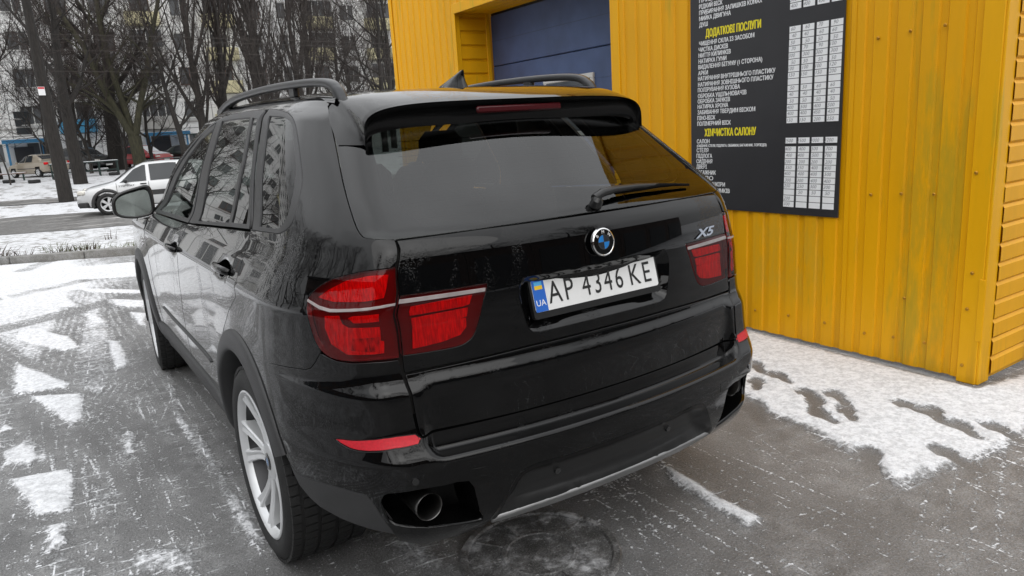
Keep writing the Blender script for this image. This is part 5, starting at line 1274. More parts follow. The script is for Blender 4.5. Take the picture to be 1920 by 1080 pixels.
# ================================================================ apartment block behind the trees
pm('facade_tile',(.78,.78,.77),.7,noise=(1.2,.18),bump=.3,bscale=14); pm('facade_joint',(.22,.22,.215),.8); pm('facade_low',(.36,.355,.34),.8,noise=(2,.25)); pm('frame_white',(.66,.66,.64),.5); pm('frame_brown',(.16,.10,.08),.5)
pm('pane_dark',(.030,.034,.038),.12,spec=.35); pm('flat_pane',(.11,.115,.12),.15,spec=.4,noise=(.6,.6)); pm('blue_paint',(.04,.20,.38),.5,noise=(3,.3)); pm('balcony_blue',(.08,.33,.55),.5,noise=(3,.2)); pm('balcony_cream',(.60,.55,.34),.6,noise=(3,.2)); pm('dark_door',(.03,.03,.035),.5)
def shared(name,V,F,mat):
    me=bpy.data.meshes.new(name); me.from_pydata([tuple(v) for v in V],[],F); me.materials.append(MATS[mat]); me.update(); return me
def inst(name,me,parent,loc,rz=0,sc_=None):
    o=bpy.data.objects.new(name,me); o.location=loc; o.rotation_euler=(0,0,rz)
    if sc_: o.scale=sc_
    return link(o,parent)
def mbmesh(name,b,mat):
    o=b.build(name,mat); me=o.data; bpy.data.objects.remove(o); return me
def ringpanel(w,h,ww,wh,zc,dp):
    """panel w x h with a window opening, front at y=0, thickness dp (towards +y)"""
    X=[-w/2,-ww/2,ww/2,w/2];Z=[0,zc-wh/2,zc+wh/2,h]; V=[];F=[]
    for y in (0,dp):
        for z in Z:
            for x in X: V.append((x,y,z))
    for i in range(3):
        for j in range(3):
            if i==1 and j==1: continue
            F.append((i*4+j,i*4+j+1,(i+1)*4+j+1,(i+1)*4+j))
    a=[5,6,10,9]; 
    for k in range(4): F.append((a[k],a[(k+1)%4],a[(k+1)%4]+16,a[k]+16))
    o=[0,3,15,12]
    for k in range(4): F.append((o[(k+1)%4],o[k],o[k]+16,o[(k+1)%4]+16))
    return V,F
FH=2.8; BW=3.0
def block(name,label,loc,rz,ncol,nfl,seed,porches=(),balc=None,base=.3):
    B_=empty(name,loc,rz,label,'building'); rg=random.Random(seed)
    mp=shared('wall_panel',*ringpanel(BW-.05,FH-.05,1.5,1.45,1.55,.25),'facade_tile')
    b=MB()
    for c,d in (((0,.10,1.55+.70),(1.5,.06,.07)),((0,.10,1.55-.70),(1.5,.06,.07)),((-.715,.10,1.55),(.07,.06,1.33)),((.715,.10,1.55),(.07,.06,1.33)),((.12,.10,1.55),(.06,.05,1.33)),((0,-.06,.80),(1.6,.20,.05))): b.box(c,d)
    mw=mbmesh('window',b,'frame_white'); mw2=mw.copy(); mw2.materials.clear(); mw2.materials.append(MATS['frame_brown'])
    mpane=mbmesh('pane',MB().box((0,.13,1.55),(1.42,.02,1.36)),'flat_pane')
    bb=MB(); bb.box((0,-.45,.55),(2.6,.9,1.0)); 
    mb_={k:mbmesh('balcony',MB().box((0,-.42,.52),(2.6,.84,1.04),None,.03),k) for k in ('balcony_blue','balcony_cream','facade_low')}
    mg=mbmesh('balcony_glazing',MB().box((0,-.38,1.72),(2.5,.74,1.36)),'flat_pane')
    gm=MB()
    for x in (-1.25,-.62,0,.62,1.25): gm.box((x,-.40,1.72),(.06,.80,1.36))
    gm.box((0,-.40,2.42),(2.62,.84,.08)); mgf=mbmesh('balcony_frame',gm,'frame_white')
    W=ncol*BW
    MB().box((0,5.3,nfl*FH/2-.5),(W,10,nfl*FH+.9)).build('wall_core','facade_joint',B_)
    MB().box((0,.10,-.35),(W,.3,.65)).build('plinth','facade_low',B_)
    for i in range(ncol):
        x=-W/2+BW*(i+.5)
        for f in range(nfl):
            z=f*FH; inst('wall_panel',mp,B_,(x,0,z))
            w=inst('window',mw if rg.random()<.75 else mw2,B_,(x,0,z)); inst('pane',mpane,w,(0,0,0))
            kind=balc(i,f) if balc else None
            if kind:
                q=inst('balcony',mb_[kind],B_,(x,0,z)); 
                if rg.random()<.8: inst('balcony_glazing',mg,q,(0,0,0)); inst('balcony_frame',mgf,q,(0,0,0))
    MB().box((0,.02,FH*1.18),(W,.16,.14)).build('ledge','facade_low',B_)
    for (px,w_) in porches:
        P=empty('porch',(px,0,0)); P.parent=B_
        MB().box((0,-1.1,2.45),(w_+.5,2.3,.10),None,.02).build('canopy','blue_paint',P); MB().box((0,-2.2,2.36),(w_+.55,.06,.28)).build('canopy_edge','blue_paint',P); MB().box((0,-1.1,2.52),(w_+.4,2.2,.04)).build('canopy_snow','white_paint',P)
        for sx in (-1,1):
            for yy in (-2.0,-.3): MB().box((sx*w_/2,yy,1.0),(.13,.13,2.75)).build('post','blue_paint',P)
        MB().box((-w_*.1,-.06,.85),(1.3,.10,2.2)).build('door','dark_door',P); MB().box((w_*.38,-.5,1.0),(.06,.9,2.3)).build('side_screen','blue_paint',P)
        MB().box((0,-.9,-.22),(w_+.3,1.9,.2)).build('step','kerb_stone',P)
        for k in range(3): o=MB().box((0,-.09,3.15+.62*k),(1.0,.08,.50)).build('stair_window','pane_dark',P)
    return B_
def bal1(i,f):
    if f==0: return None
    if i==14 and f==1: return 'balcony_blue'
    if i%5==1: return ('balcony_cream' if (f>=3 and i>16) else 'facade_low' if f%2 else 'balcony_cream' if f==4 else None)
    if i%5==3 and f>=1: return 'balcony_cream' if i>16 else None
    return None
# columns are 3 m; block centre chosen so that the left porch and the blue balcony fall where they stand
block('apartment_block','pale tiled apartment block with blue entrance porches behind the bare trees',(3.9,67.0,.32),0,30,9,3,porches=((-5.2,2.6),(4.8,2.9)),balc=bal1)
# ================================================================ bare trees
def barkmat(name,a,b_,sc_=3.):
    m,nt,p=nodes(name); tc=N(nt,'ShaderNodeTexCoord'); mp=N(nt,'ShaderNodeMapping'); mp.inputs['Scale'].default_value=(6,6,.8); n=N(nt,'ShaderNodeTexNoise'); n.inputs['Scale'].default_value=sc_; n.inputs['Detail'].default_value=8; n.inputs['Roughness'].default_value=.7
    nt.links.new(tc.outputs['Object'],mp.inputs[0]); nt.links.new(mp.outputs[0],n.inputs['Vector']); mx=N(nt,'ShaderNodeMix',data_type='RGBA'); mx.inputs[6].default_value=(*a,1); mx.inputs[7].default_value=(*b_,1)
    r=N(nt,'ShaderNodeMapRange'); r.inputs[1].default_value=.35; r.inputs[2].default_value=.65; nt.links.new(n.outputs[0],r.inputs[0]); nt.links.new(r.outputs[0],mx.inputs[0]); nt.links.new(mx.outputs[2],p.inputs['Base Color']); p.inputs['Roughness'].default_value=.85
    bp=N(nt,'ShaderNodeBump'); bp.inputs['Strength'].default_value=.9; bp.inputs['Distance'].default_value=.04; nt.links.new(n.outputs[0],bp.inputs['Height']); nt.links.new(bp.outputs[0],p.inputs['Normal']); return m
barkmat('bark_dark',(.008,.0065,.0055),(.032,.027,.023)); barkmat('bark_grey',(.014,.012,.010),(.060,.052,.046)); barkmat('bark_green',(.016,.016,.009),(.062,.057,.030)); pm('twig',(.042,.031,.027),.85,noise=(2,.3)); pm('twig_grey',(.045,.037,.033),.85,noise=(2,.3))
class Tree:
    def __init__(s,seed): s.rg=np.random.RandomState(seed); s.seg=[[],[]]   # thick, thin
    def branch(s,p,d,L,r,lev,up=.25,nseg=6,wob=.16,kids=None,spread=50,maxlev=4,first=.25):
        rg=s.rg; p=np.array(p,float); d=np.array(d,float); d/=np.linalg.norm(d); pts=[p.copy()]; rs=[r]
        for i in range(nseg):
            d=d+rg.normal(0,wob,3)+np.array([0,0,up*.25]); d/=np.linalg.norm(d); p=p+d*L/nseg; pts.append(p.copy()); rs.append(max(.0055,r*(1-.82*(i+1)/nseg)))
        s.seg[0 if r>.035 else 1].append((pts,rs))
        if lev>=maxlev: return
        k=kids[lev] if kids else 5
        for j in range(k):
            q=first+(1-first)*(j+rg.rand()*.9)/k; f=q*nseg; i=min(int(f),nseg-1); pos=pts[i]+(pts[i+1]-pts[i])*(f-i); ax=pts[i+1]-pts[i]; ax/=np.linalg.norm(ax)
            an=math.radians(spread*(.6+.7*rg.rand())); ph=rg.rand()*2*math.pi; t=np.cross(ax,[.31,.2,.93]); t/=np.linalg.norm(t); b_=np.cross(ax,t); nd=ax*math.cos(an)+(t*math.cos(ph)+b_*math.sin(ph))*math.sin(an)
            rr=rs[i]*(.42+.2*rg.rand()); s.branch(pos,nd,L*(.42+.25*rg.rand())*(1-.35*q),max(.0062,rr),lev+1,up,max(3,nseg-1),wob*1.15,kids,spread,maxlev,.2)
    def mesh(s,which,n):
        V=[];F=[]
        for pts,rs in s.seg[which]:
            P=np.array(pts); T=np.gradient(P,axis=0); T/=np.linalg.norm(T,axis=1)[:,None]+1e-9; b=len(V)
            for i in range(len(P)):
                a=np.array([.2,.1,.97]) if abs(T[i][2])<.9 else np.array([1.,.1,0]); x=np.cross(T[i],a); x/=np.linalg.norm(x); y=np.cross(T[i],x)
                for k in range(n): t=2*math.pi*k/n; V.append(P[i]+rs[i]*(math.cos(t)*x+math.sin(t)*y))
            for i in range(len(P)-1):
                for k in range(n): F.append((b+i*n+k,b+i*n+(k+1)%n,b+(i+1)*n+(k+1)%n,b+(i+1)*n+k))
        me=bpy.data.meshes.new('t'); me.from_pydata([tuple(v) for v in V],[],F); me.polygons.foreach_set('use_smooth',[True]*len(me.polygons)); me.update(); return me
def protos():
    out=[]
    def fin(t,bark,tw,n=7):
        a=t.mesh(0,n); a.materials.append(MATS[bark]); b=t.mesh(1,3); b.materials.append(MATS[tw]); a.name='trunk'; b.name='crown'; return a,b
    for sd in (1,2,3):      # spreading trees
        t=Tree(sd); t.branch((0,0,-.2),(0.02,0,1),11,.24,0,.3,9,.07,[12,8,6,4],54,4,.20); out.append(fin(t,'bark_dark','twig'))
    for sd in (4,5):        # upright poplars with many steep stems
        t=Tree(sd); t.branch((0,0,-.2),(0,0,1),15,.30,0,.55,9,.04,[16,7,6,4],27,4,.10); out.append(fin(t,'bark_grey','twig'))
    t=Tree(6); t.branch((0,0,-.1),(0,0,1),6,.09,0,.4,7,.10,[14,8,6,4],42,4,.10); out.append(fin(t,'bark_grey','twig_grey'))
    return out
PR=protos()
def tree(x,y,k,sc_=1.,rz=0.,label=None,group=None,name='bare_tree'):
    T=empty(name,(x,y,float(tz(x,y))),rz,label,'tree',group); T.scale=(sc_,sc_,sc_)
    for nm,me in zip(('trunk','crown'),PR[k]): inst(nm,me,T,(0,0,0))
    return T
MASS='bare leafless tree in the thicket before the pale apartment block'
MG='leafless trees in front of the apartment block'
spots=[(8.6,50,3,1.0),(10.6,52,4,1.05),(12.4,50,3,.95),(14.2,54,4,1.0),(16.5,53,3,1.0),(18.4,57,4,1.0),(20.5,55,0,1.0),(23,60,1,1.0),(26,58,4,1.0),(6.9,47,0,.9),(5.0,61,5,1.4),(1.2,57,1,1.0),(-3.2,55,2,1.0),(-4.8,46,0,.95),(-6.5,60,1,1.1),(2.8,62.5,5,1.5),(11.2,45,5,1.2),(15.0,46,5,1.3),(18.6,48,5,1.3),(21.6,50,2,1.1),(3.9,52,5,1.2),(29,62,3,1.1),(-10,57,0,1.1),(-14,52,2,1.0),(-.2,60,5,1.8),(1.9,53,5,1.3),(6.2,57,5,1.6),(-4.2,51,5,1.4)]
KL={3:'tall upright poplar with steep bare branches above the car roof rail',4:'tall upright poplar with steep bare branches above the car roof rail',5:'small bushy bare tree with fine grey twigs before the apartment block'}
for i,(x,y,k,s_) in enumerate(spots): tree(x,y,k,s_,i*1.7,KL.get(k,MASS),{3:'poplars',4:'poplars',5:'small bare trees'}.get(k,MG))
# thick straight trunk nearest the road
t=Tree(21); 
t.branch((0,0,-.2),(.0,0,1),15,.30,0,.6,12,.012,[9,8,6,5],55,4,.55)
BT=empty('thick_trunk_tree',(-.38,34.2,float(tz(-.38,34.2))),0,'thickest straight dark trunk beside the road with a paper notice on it','tree')
a=t.mesh(0,14); a.materials.append(MATS['bark_dark']); inst('trunk',a,BT,(0,0,0)); b=t.mesh(1,3); b.materials.append(MATS['twig']); inst('crown',b,BT,(0,0,0))
MB().box((-.13,-.26,4.62),(.26,.02,.34),Matrix.Rotation(.35,3,'Z')).build('paper_notice','white_paint',BT); MB().box((-.13,-.273,4.74),(.24,.01,.07),Matrix.Rotation(.35,3,'Z')).build('notice_heading','reflector_red',BT)
t=Tree(22); t.branch((0,0,-.2),(-.02,0,1),12,.36,0,.3,10,.05,[10,8,6,4],55,4,.28)
BT=empty('flared_trunk_tree',(.72,43.3,float(tz(.72,43.3))),0,'dark tree with flared base just right of the thick trunk','tree')
a=t.mesh(0,12); a.materials.append(MATS['bark_dark']); inst('trunk',a,BT,(0,0,0)); b=t.mesh(1,3); b.materials.append(MATS['twig']); inst('crown',b,BT,(0,0,0))
t=Tree(23); t.branch((0,0,-.2),(-.03,0,1),13,.55,0,.3,10,.05,[10,8,6,4],55,4,.30)
BT=empty('stout_tree',(3.75,56.0,float(tz(3.75,56.0))),0,'stout dark tree between the black and the red parked cars','tree')
a=t.mesh(0,12); a.materials.append(MATS['bark_dark']); inst('trunk',a,BT,(0,0,0)); b=t.mesh(1,3); b.materials.append(MATS['twig']); inst('crown',b,BT,(0,0,0))
# forked greenish tree
t=Tree(31); D=50.; bx=4.55
t.seg[0].append(([np.array([0,0,-.2]),np.array([-.03,0,.8]),np.array([-.08,0,1.7]),np.array([-.1,0,2.25])],[.46,.40,.38,.40]))
def limb(t,P,r0,r1,kids,seed):
    P=[np.array(q,float) for q in P]; n=len(P); tt=np.arange(n); qq=np.linspace(0,n-1,14); pts=[np.array([pchip(tt,[p[k] for p in P],np.array([x]))[0] for k in range(3)]) for x in qq]; rs=[r0+(r1-r0)*i/13 for i in range(14)]
    t.seg[0].append((pts,rs)); rg=np.random.RandomState(seed)
    for j in range(kids):
        i=2+int((j+rg.rand())*11/kids); i=min(i,12); ax=pts[i+1]-pts[i]; ax/=np.linalg.norm(ax); ph=rg.rand()*6.28; t_=np.cross(ax,[.3,.9,.1]); t_/=np.linalg.norm(t_); b2=np.cross(ax,t_); an=math.radians(35+35*rg.rand())
        t.branch(pts[i],ax*math.cos(an)+(t_*math.cos(ph)+b2*math.sin(ph))*math.sin(an),3.6*(1-.4*i/13)+1,rs[i]*.42,2,.25,7,.15,[0,0,8,5],48,4,.15)
# limbs follow the trunk's fork: left, middle, right (metres from the base)
limb(t,[(-.12,0,2.1),(-.75,.1,3.6),(-1.45,.2,5.6),(-1.95,.3,7.6),(-2.9,.3,9.6),(-3.6,.2,11)],.24,.09,9,1)
limb(t,[(-.10,.1,2.1),(-.35,.4,4.2),(-.75,.6,7.0),(-.85,.7,9.5),(-.7,.8,12)],.23,.10,10,2)
limb(t,[(-.05,0,2.1),(.45,-.1,3.9),(1.25,-.1,6.2),(1.95,0,8.6),(2.75,.1,11),(3.2,.1,12.5)],.22,.08,9,3)
limb(t,[(-.75,.1,3.6),(-1.9,-.6,4.7),(-3.1,-.9,5.5)],.09,.03,5,4); limb(t,[(.45,-.1,3.9),(1.9,.6,5.2),(3.6,.8,6.0)],.08,.03,5,5)
FT=empty('forked_tree',(bx,D,float(tz(bx,D))),0,'greenish tree trunk forking into a V behind the white car','tree')
a=t.mesh(0,12); a.materials.append(MATS['bark_green']); inst('trunk',a,FT,(0,0,0)); b=t.mesh(1,3); b.materials.append(MATS['twig']); inst('crown',b,FT,(0,0,0))
t=Tree(41); t.branch((0,0,-.1),(.06,0,1),4.5,.055,0,.2,8,.14,[8,5,4,3],45,4,.3)
ST=empty('sapling',(-2.51,47.2,float(tz(-2.51,47.2))),0,'thin crooked sapling at the left edge by the low bench','tree'); a=t.mesh(0,6); a.materials.append(MATS['bark_grey']); inst('trunk',a,ST,(0,0,0)); b=t.mesh(1,3); b.materials.append(MATS['twig']); inst('crown',b,ST,(0,0,0))
# unseen trees around the yard, added only to be mirrored in the car
for i,(x,y,k) in enumerate(((-14,-24,0),(-7,-27,1),(0,-25,2),(7,-28,0),(14,-24,1),(-21,-20,4),(21,-27,3),(-26,-8,2),(-24,2,1),(-22,12,0),(-19,20,2),(-24,8,1),(-26,16,0),(-21,25,1),(-17,30,0),(-23,-2,0),(-25,22,2))): tree(x,y,k,1.15,i*2.1,'unseen bare tree across the yard, added for reflections in the car','unseen trees added for reflections in the car')
pm('unseen_garage_brick',(.085,.060,.050),.85,noise=(6,.35)); pm('unseen_garage_door_grey',(.05,.055,.06),.6,noise=(2,.3)); pm('unseen_garage_roof',(.03,.03,.03),.9)
gw=mbmesh('unseen_garage_wall',MB().box((0,0,1.9),(3.6,6,3.8),None,.02),'unseen_garage_brick'); gd=mbmesh('garage_door',MB().box((0,-3.03,1.2),(2.8,.08,2.4),None,.02),'unseen_garage_door_grey'); gr=mbmesh('unseen_garage_roof',MB().box((0,-.1,3.9),(3.7,6.5,.14)),'unseen_garage_roof')
def garages(x,y,rz,n,label):  # out-of-view rows, added so the black paint has something dark to reflect
    for i in range(n):
        G_=empty('garage',(x+math.cos(rz)*3.62*i,y+math.sin(rz)*3.62*i,-.05),rz,label,'garage','unseen brick garages added for dark reflections in the car'); inst('unseen_garage_wall',gw,G_,(0,0,0)); inst('garage_door',gd,G_,(0,0,0)); inst('unseen_garage_roof',gr,G_,(0,0,0))
garages(22,-17,math.pi,11,'unseen brick garage behind the camera, added to darken reflections in the car'); garages(-18.5,-14,math.pi/2*-1+math.pi,7,'unseen brick garage left of the yard, added to darken reflections in the car')
# ================================================================ other cars
def carpaint(name,c,m=0.): return pm(name,c,.28,metal=m,coat=.8,noise=(3,.08))
carpaint('silver_white',(.60,.61,.62),.1); carpaint('beige_paint',(.40,.345,.27),.3); carpaint('dark_paint',(.010,.011,.012)); carpaint('red_paint',(.40,.012,.02)); carpaint('dark_green_paint',(.012,.022,.020)); pm('head_lamp',(.70,.68,.62),.15,coat=.6); pm('amber_lamp',(.75,.25,.03),.3); pm('car_snow',(.74,.75,.78),.9,bump=.5,bscale=20)
def small_car(name,label,loc,rz,paint,L,Wd,prof,wb,wr,detail=0,snow=False,hatch=True,group=None,rimk='rim_silver'):
    """prof: list of (y,zlow,zbelt,ztop,halfw,halfwtop) from the rear (y=0) to the nose; wb=(rear axle y, front axle y)"""
    T=empty(name,loc,rz,label,'car',group); rows=[]; ys=np.linspace(0,L,64); pr=np.array(prof)
    g=[smooth(np.interp(ys,pr[:,0],pr[:,k]),2) for k in range(1,6)]
    def ring(i):
        zl,zb,zt,w,wt=[q[i] for q in g]; 
        return [(0,zl),(w*.80,zl),(w*.95,zl+.05),(w,zl+.20),(w*1.005,(zl+zb)/2+.08),(w*.985,zb-.05),(w*.955,zb),(wt+.35*(w*.955-wt),zb+.65*(zt-zb)),(wt,zt-.045*min(1,(zt-zb)/.2)),(wt*.85,zt-.008),(wt*.45,zt+.006),(0,zt+.010)]
    V=[];n=23
    for i,y in enumerate(ys):
        h=ring(i); r=[(x,y,z) for x,z in h]+[(-x,y,z) for x,z in h[-2:0:-1]]; V+=r
    n=len(r)
    F=[(i*n+k,i*n+(k+1)%n,(i+1)*n+(k+1)%n,(i+1)*n+k) for i in range(len(ys)-1) for k in range(n)]+[tuple(range(n)),tuple((len(ys)-1)*n+k for k in range(n))]
    # wheel cut-outs: drop the faces inside the arches
    def cut(f):
        c=np.mean([V[q] for q in f],0); return any((c[1]-a)**2+(c[2]-wr)**2<(wr*1.16)**2 and abs(c[0])>g[3].max()*.7 for a in wb)
    MB().add(V,[f for f in F if len(f)>4 or not cut(f)]).build('body',paint,T,True,angle=35)
    MB().box((0,L/2,.34),(1.2,L*.8,.25)).build('underbody','flat_black',T)
    for a in wb:
        for s_ in (-1,1):
            V2=[(s_*x,a+wr*1.15*math.cos(q),wr+wr*1.15*math.sin(q)) for q in np.linspace(-.3,math.pi+.3,18) for x in (g[3].max()*.99,g[3].max()*.55)]
            MB().add(V2,[(2*i,2*i+1,2*i+3,2*i+2) for i in range(17)]).build('wheel_arch','cladding' if detail else 'flat_black',T)
            if detail:
                rr=[wr*1.08,wr*1.10,wr*1.34,wr*1.38]; V2=[(s_*(g[3].max()+o_),a+r_*math.cos(q),wr+r_*math.sin(q)) for q in np.linspace(-.15,math.pi+.15,22) for r_,o_ in zip(rr,(-.03,.030,.026,-.01))]
                MB().add(V2,[(4*i+k,4*i+k+1,4*i+5+k,4*i+4+k) for i in range(21) for k in range(3)]).build('arch_trim','cladding',T,True)
    def X(y,z):
        i=np.interp(y,ys,np.arange(len(ys))); j=int(min(i,len(ys)-2)); f=i-j; r0,r1=ring(j),ring(j+1); x=[np.interp(z,[q[1] for q in r_[5:9]],[q[0] for q in r_[5:9]]) for r_ in (r0,r1)]; return x[0]*(1-f)+x[1]*f
    def zt(y): return float(np.interp(y,ys,g[2]))
    def zb(y): return float(np.interp(y,ys,g[1]))
    return T,X,zt,zb,ys,g
def side_glass(T,X,poly,m='pane_dark',name='side_window'):
    P=densify2(poly,.06); n=len(P); c=np.mean(P,0)
    for s_ in (-1,1):
        V=[(s_*(X(y,z)+.018),y,z) for y,z in P]+[(s_*(X(c[0],c[1])+.022),c[0],c[1])]
        MB().add(V,[(i,(i+1)%n,n) for i in range(n)]).build(name,m,T,True)
def densify2(poly,ds):
    out=[]
    for i in range(len(poly)):
        a=np.array(poly[i],float);b=np.array(poly[(i+1)%len(poly)],float); k=max(1,int(np.linalg.norm(b-a)/ds))
        out+=[a+(b-a)*j/k for j in range(k)]
    return np.array(out)
def wheels(T,wb,w,wr,wid=.2,rim='rim_silver',steel=False,spokes=5):
    tm=MB().lathe([(-.05,wr*.60),(.0,wr*.66),(.012,wr*.80),(0,wr*.93),(-.03,wr),(-wid+.03,wr),(-wid,wr*.9),(-wid,wr*.6)],32,(0,0,0),'x'); me=mbmesh('tyre',tm,'rubber'); me.polygons.foreach_set('use_smooth',[True]*len(me.polygons))
    b=MB(); b.lathe([(-.012,wr*.67),(-.004,wr*.655),(-.02,wr*.60),(-.06,wr*.56)],32,(0,0,0),'x'); b.lathe([(-.02,0),(-.015,wr*.12),(-.03,wr*.15)],16,(0,0,0),'x')
    for k in range(spokes):
        a=2*math.pi*k/spokes+.3; M=Matrix.Rotation(a,3,'X'); 
        for q in (-.14,.14): M2=Matrix.Rotation(a+q,3,'X'); b.box(M2@Vector((-.03,0,wr*.37)),(.03,wr*.13,wr*.52),M2,.006)
    mr_=mbmesh('rim',b,rim); md=mbmesh('brake',MB().lathe([(-.08,0),(-.08,wr*.6)],24,(0,0,0),'x'),'flat_black')
    for a in wb:
        for s_ in (-1,1):
            W=empty('wheel',(s_*w,a,wr)); W.parent=T; W.scale=(s_,1,1); inst('tyre',me,W,(0,0,0)); inst('rim',mr_,W,(0,0,0)); inst('brake',md,W,(0,0,0))
HATCH=[(0,.42,.93,.95,.74,.55),(.06,.34,.98,1.20,.82,.56),(.22,.28,.99,1.50,.84,.58),(.55,.22,.985,1.545,.86,.60),(1.5,.20,.965,1.575,.865,.61),(2.05,.20,.945,1.55,.865,.60),(2.45,.20,.93,1.40,.865,.57),(2.98,.20,.925,1.03,.865,.60),(3.15,.22,.91,.985,.865,.62),(3.7,.24,.82,.88,.85,.60),(3.98,.28,.68,.75,.78,.52),(4.08,.36,.60,.64,.66,.45)]
# --- white hatchback driving past
T,X,zt,zb,ys,g=small_car('hatchback','white hatchback with black wheel arches driving along the slushy road','red',0,'silver_white',4.08,1.73,HATCH,(.62,3.21),.345,1) if False else small_car('hatchback','white hatchback with black wheel arches driving along the slushy road',(0,0,0),0,'silver_white',4.08,1.73,HATCH,(.62,3.21),.345,1)
hx_,hy_=-.985,.17; az=math.atan2(-hx_,hy_)   # heading: local +y
fx0,fy0=.52,25.1
T.scale=(1.05,1.05,1.06); T.rotation_euler=(0,0,az); o_=Matrix.Rotation(az,3,'Z')@Vector((-.865*1.05,3.21*1.05,0)); T.location=(fx0-o_.x-.0,fy0-o_.y,float(tz(fx0,fy0))+.055)
side_glass(T,X,[(2.02,.985),(2.80,.975),(2.72,1.03),(2.36,1.36),(2.08,1.475),(2.00,1.48)]); side_glass(T,X,[(1.03,1.0),(1.90,.985),(1.90,1.49),(1.3,1.505),(1.08,1.49)]); side_glass(T,X,[(.50,1.10),(.95,1.02),(1.0,1.48),(.62,1.44)])
for s_ in (-1,1):
    b=MB(); b.tube([(s_*.905,2.62,1.00),(s_*.99,2.60,1.02)],[.06,.075],10); b.add(*[(lambda q:q)(z) for z in ([],[])]) if False else None; b.box((s_*.97,2.62,1.03),(.17,.12,.13),None,.035); b.build('door_mirror','dark_paint',T,angle=40)
    b=MB(); b.box((s_*.70,3.90,.74),(.22,.26,.15),Matrix.Rotation(s_*.55,3,'Z'),.04); b.build('headlight','head_lamp',T,angle=40); b=MB(); b.box((s_*.66,3.99,.40),(.18,.10,.11),None,.03); b.build('fog_lamp','head_lamp',T,angle=40)
    for yy in (2.12,1.10): b=MB(); b.box((s_*.875,yy,.90),(.03,.19,.035),None,.012); b.build('door_handle','satin_black',T)
    MB().box((s_*.855,1.92,.60),(.035,2.15,.17),None,.01).build('sill_trim','cladding',T)
    MB().tube([(s_*.53,.55,1.58),(s_*.54,.75,1.62),(s_*.55,1.4,1.635),(s_*.54,2.0,1.59)],.016,6).build('roof_bar','satin_black',T)
    for yy in (1.965,2.90): MB().box((s_*.872,yy,.66),(.006,.010,.62)).build('door_gap','flat_black',T)
bt=MB(); bt.box((0,4.02,.40),(1.30,.14,.20),None,.03); [bt.box((s_*.72,3.86,.36),(.30,.30,.17),Matrix.Rotation(s_*.6,3,'Z'),.03) for s_ in (-1,1)]; bt.build('bumper_trim','cladding',T); MB().box((0,4.06,.64),(.80,.06,.10),None,.02).build('grille','satin_black',T)
V=[];ysw=np.linspace(2.30,2.96,8)
for y in ysw:
    for x in np.linspace(-.9,.9,9): V.append((x*(.62+.10*(y-2.3)/.66),y,zt(y)+.018-.02*x*x))
MB().add(V,[(i*9+k,i*9+k+1,i*9+10+k,i*9+9+k) for i in range(7) for k in range(8)]).build('windscreen','pane_dark',T,True)
text_mesh('door_lettering','STEPWAY',.085,'satin_black',frame((-.884,2.84,.845),(0,-1,0),(0,0,1)),T,.001,'LEFT',1.25,.0)
wheels(T,(.62,3.21),.885,.345,.21)
# --- parked cars in front of the block
SEDAN=[(0,.40,.88,.92,.70,.5),(.10,.30,.93,1.0,.80,.55),(.62,.24,.94,1.06,.84,.56),(.85,.22,.94,1.22,.84,.56),(1.25,.20,.93,1.40,.845,.58),(1.9,.20,.92,1.43,.845,.59),(2.45,.20,.90,1.32,.845,.57),(3.0,.20,.89,.96,.845,.6),(3.7,.24,.80,.84,.82,.6),(4.15,.30,.62,.66,.74,.5),(4.25,.38,.56,.58,.6,.4)]
SUV=[(0,.50,1.02,1.04,.78,.6),(.10,.42,1.06,1.35,.88,.62),(.35,.34,1.07,1.62,.91,.64),(.9,.30,1.06,1.68,.92,.66),(1.9,.30,1.05,1.69,.92,.66),(2.5,.30,1.04,1.55,.92,.63),(3.25,.30,1.02,1.12,.92,.66),(4.1,.34,.95,1.0,.90,.66),(4.55,.40,.76,.80,.80,.6),(4.66,.48,.68,.70,.66,.5)]
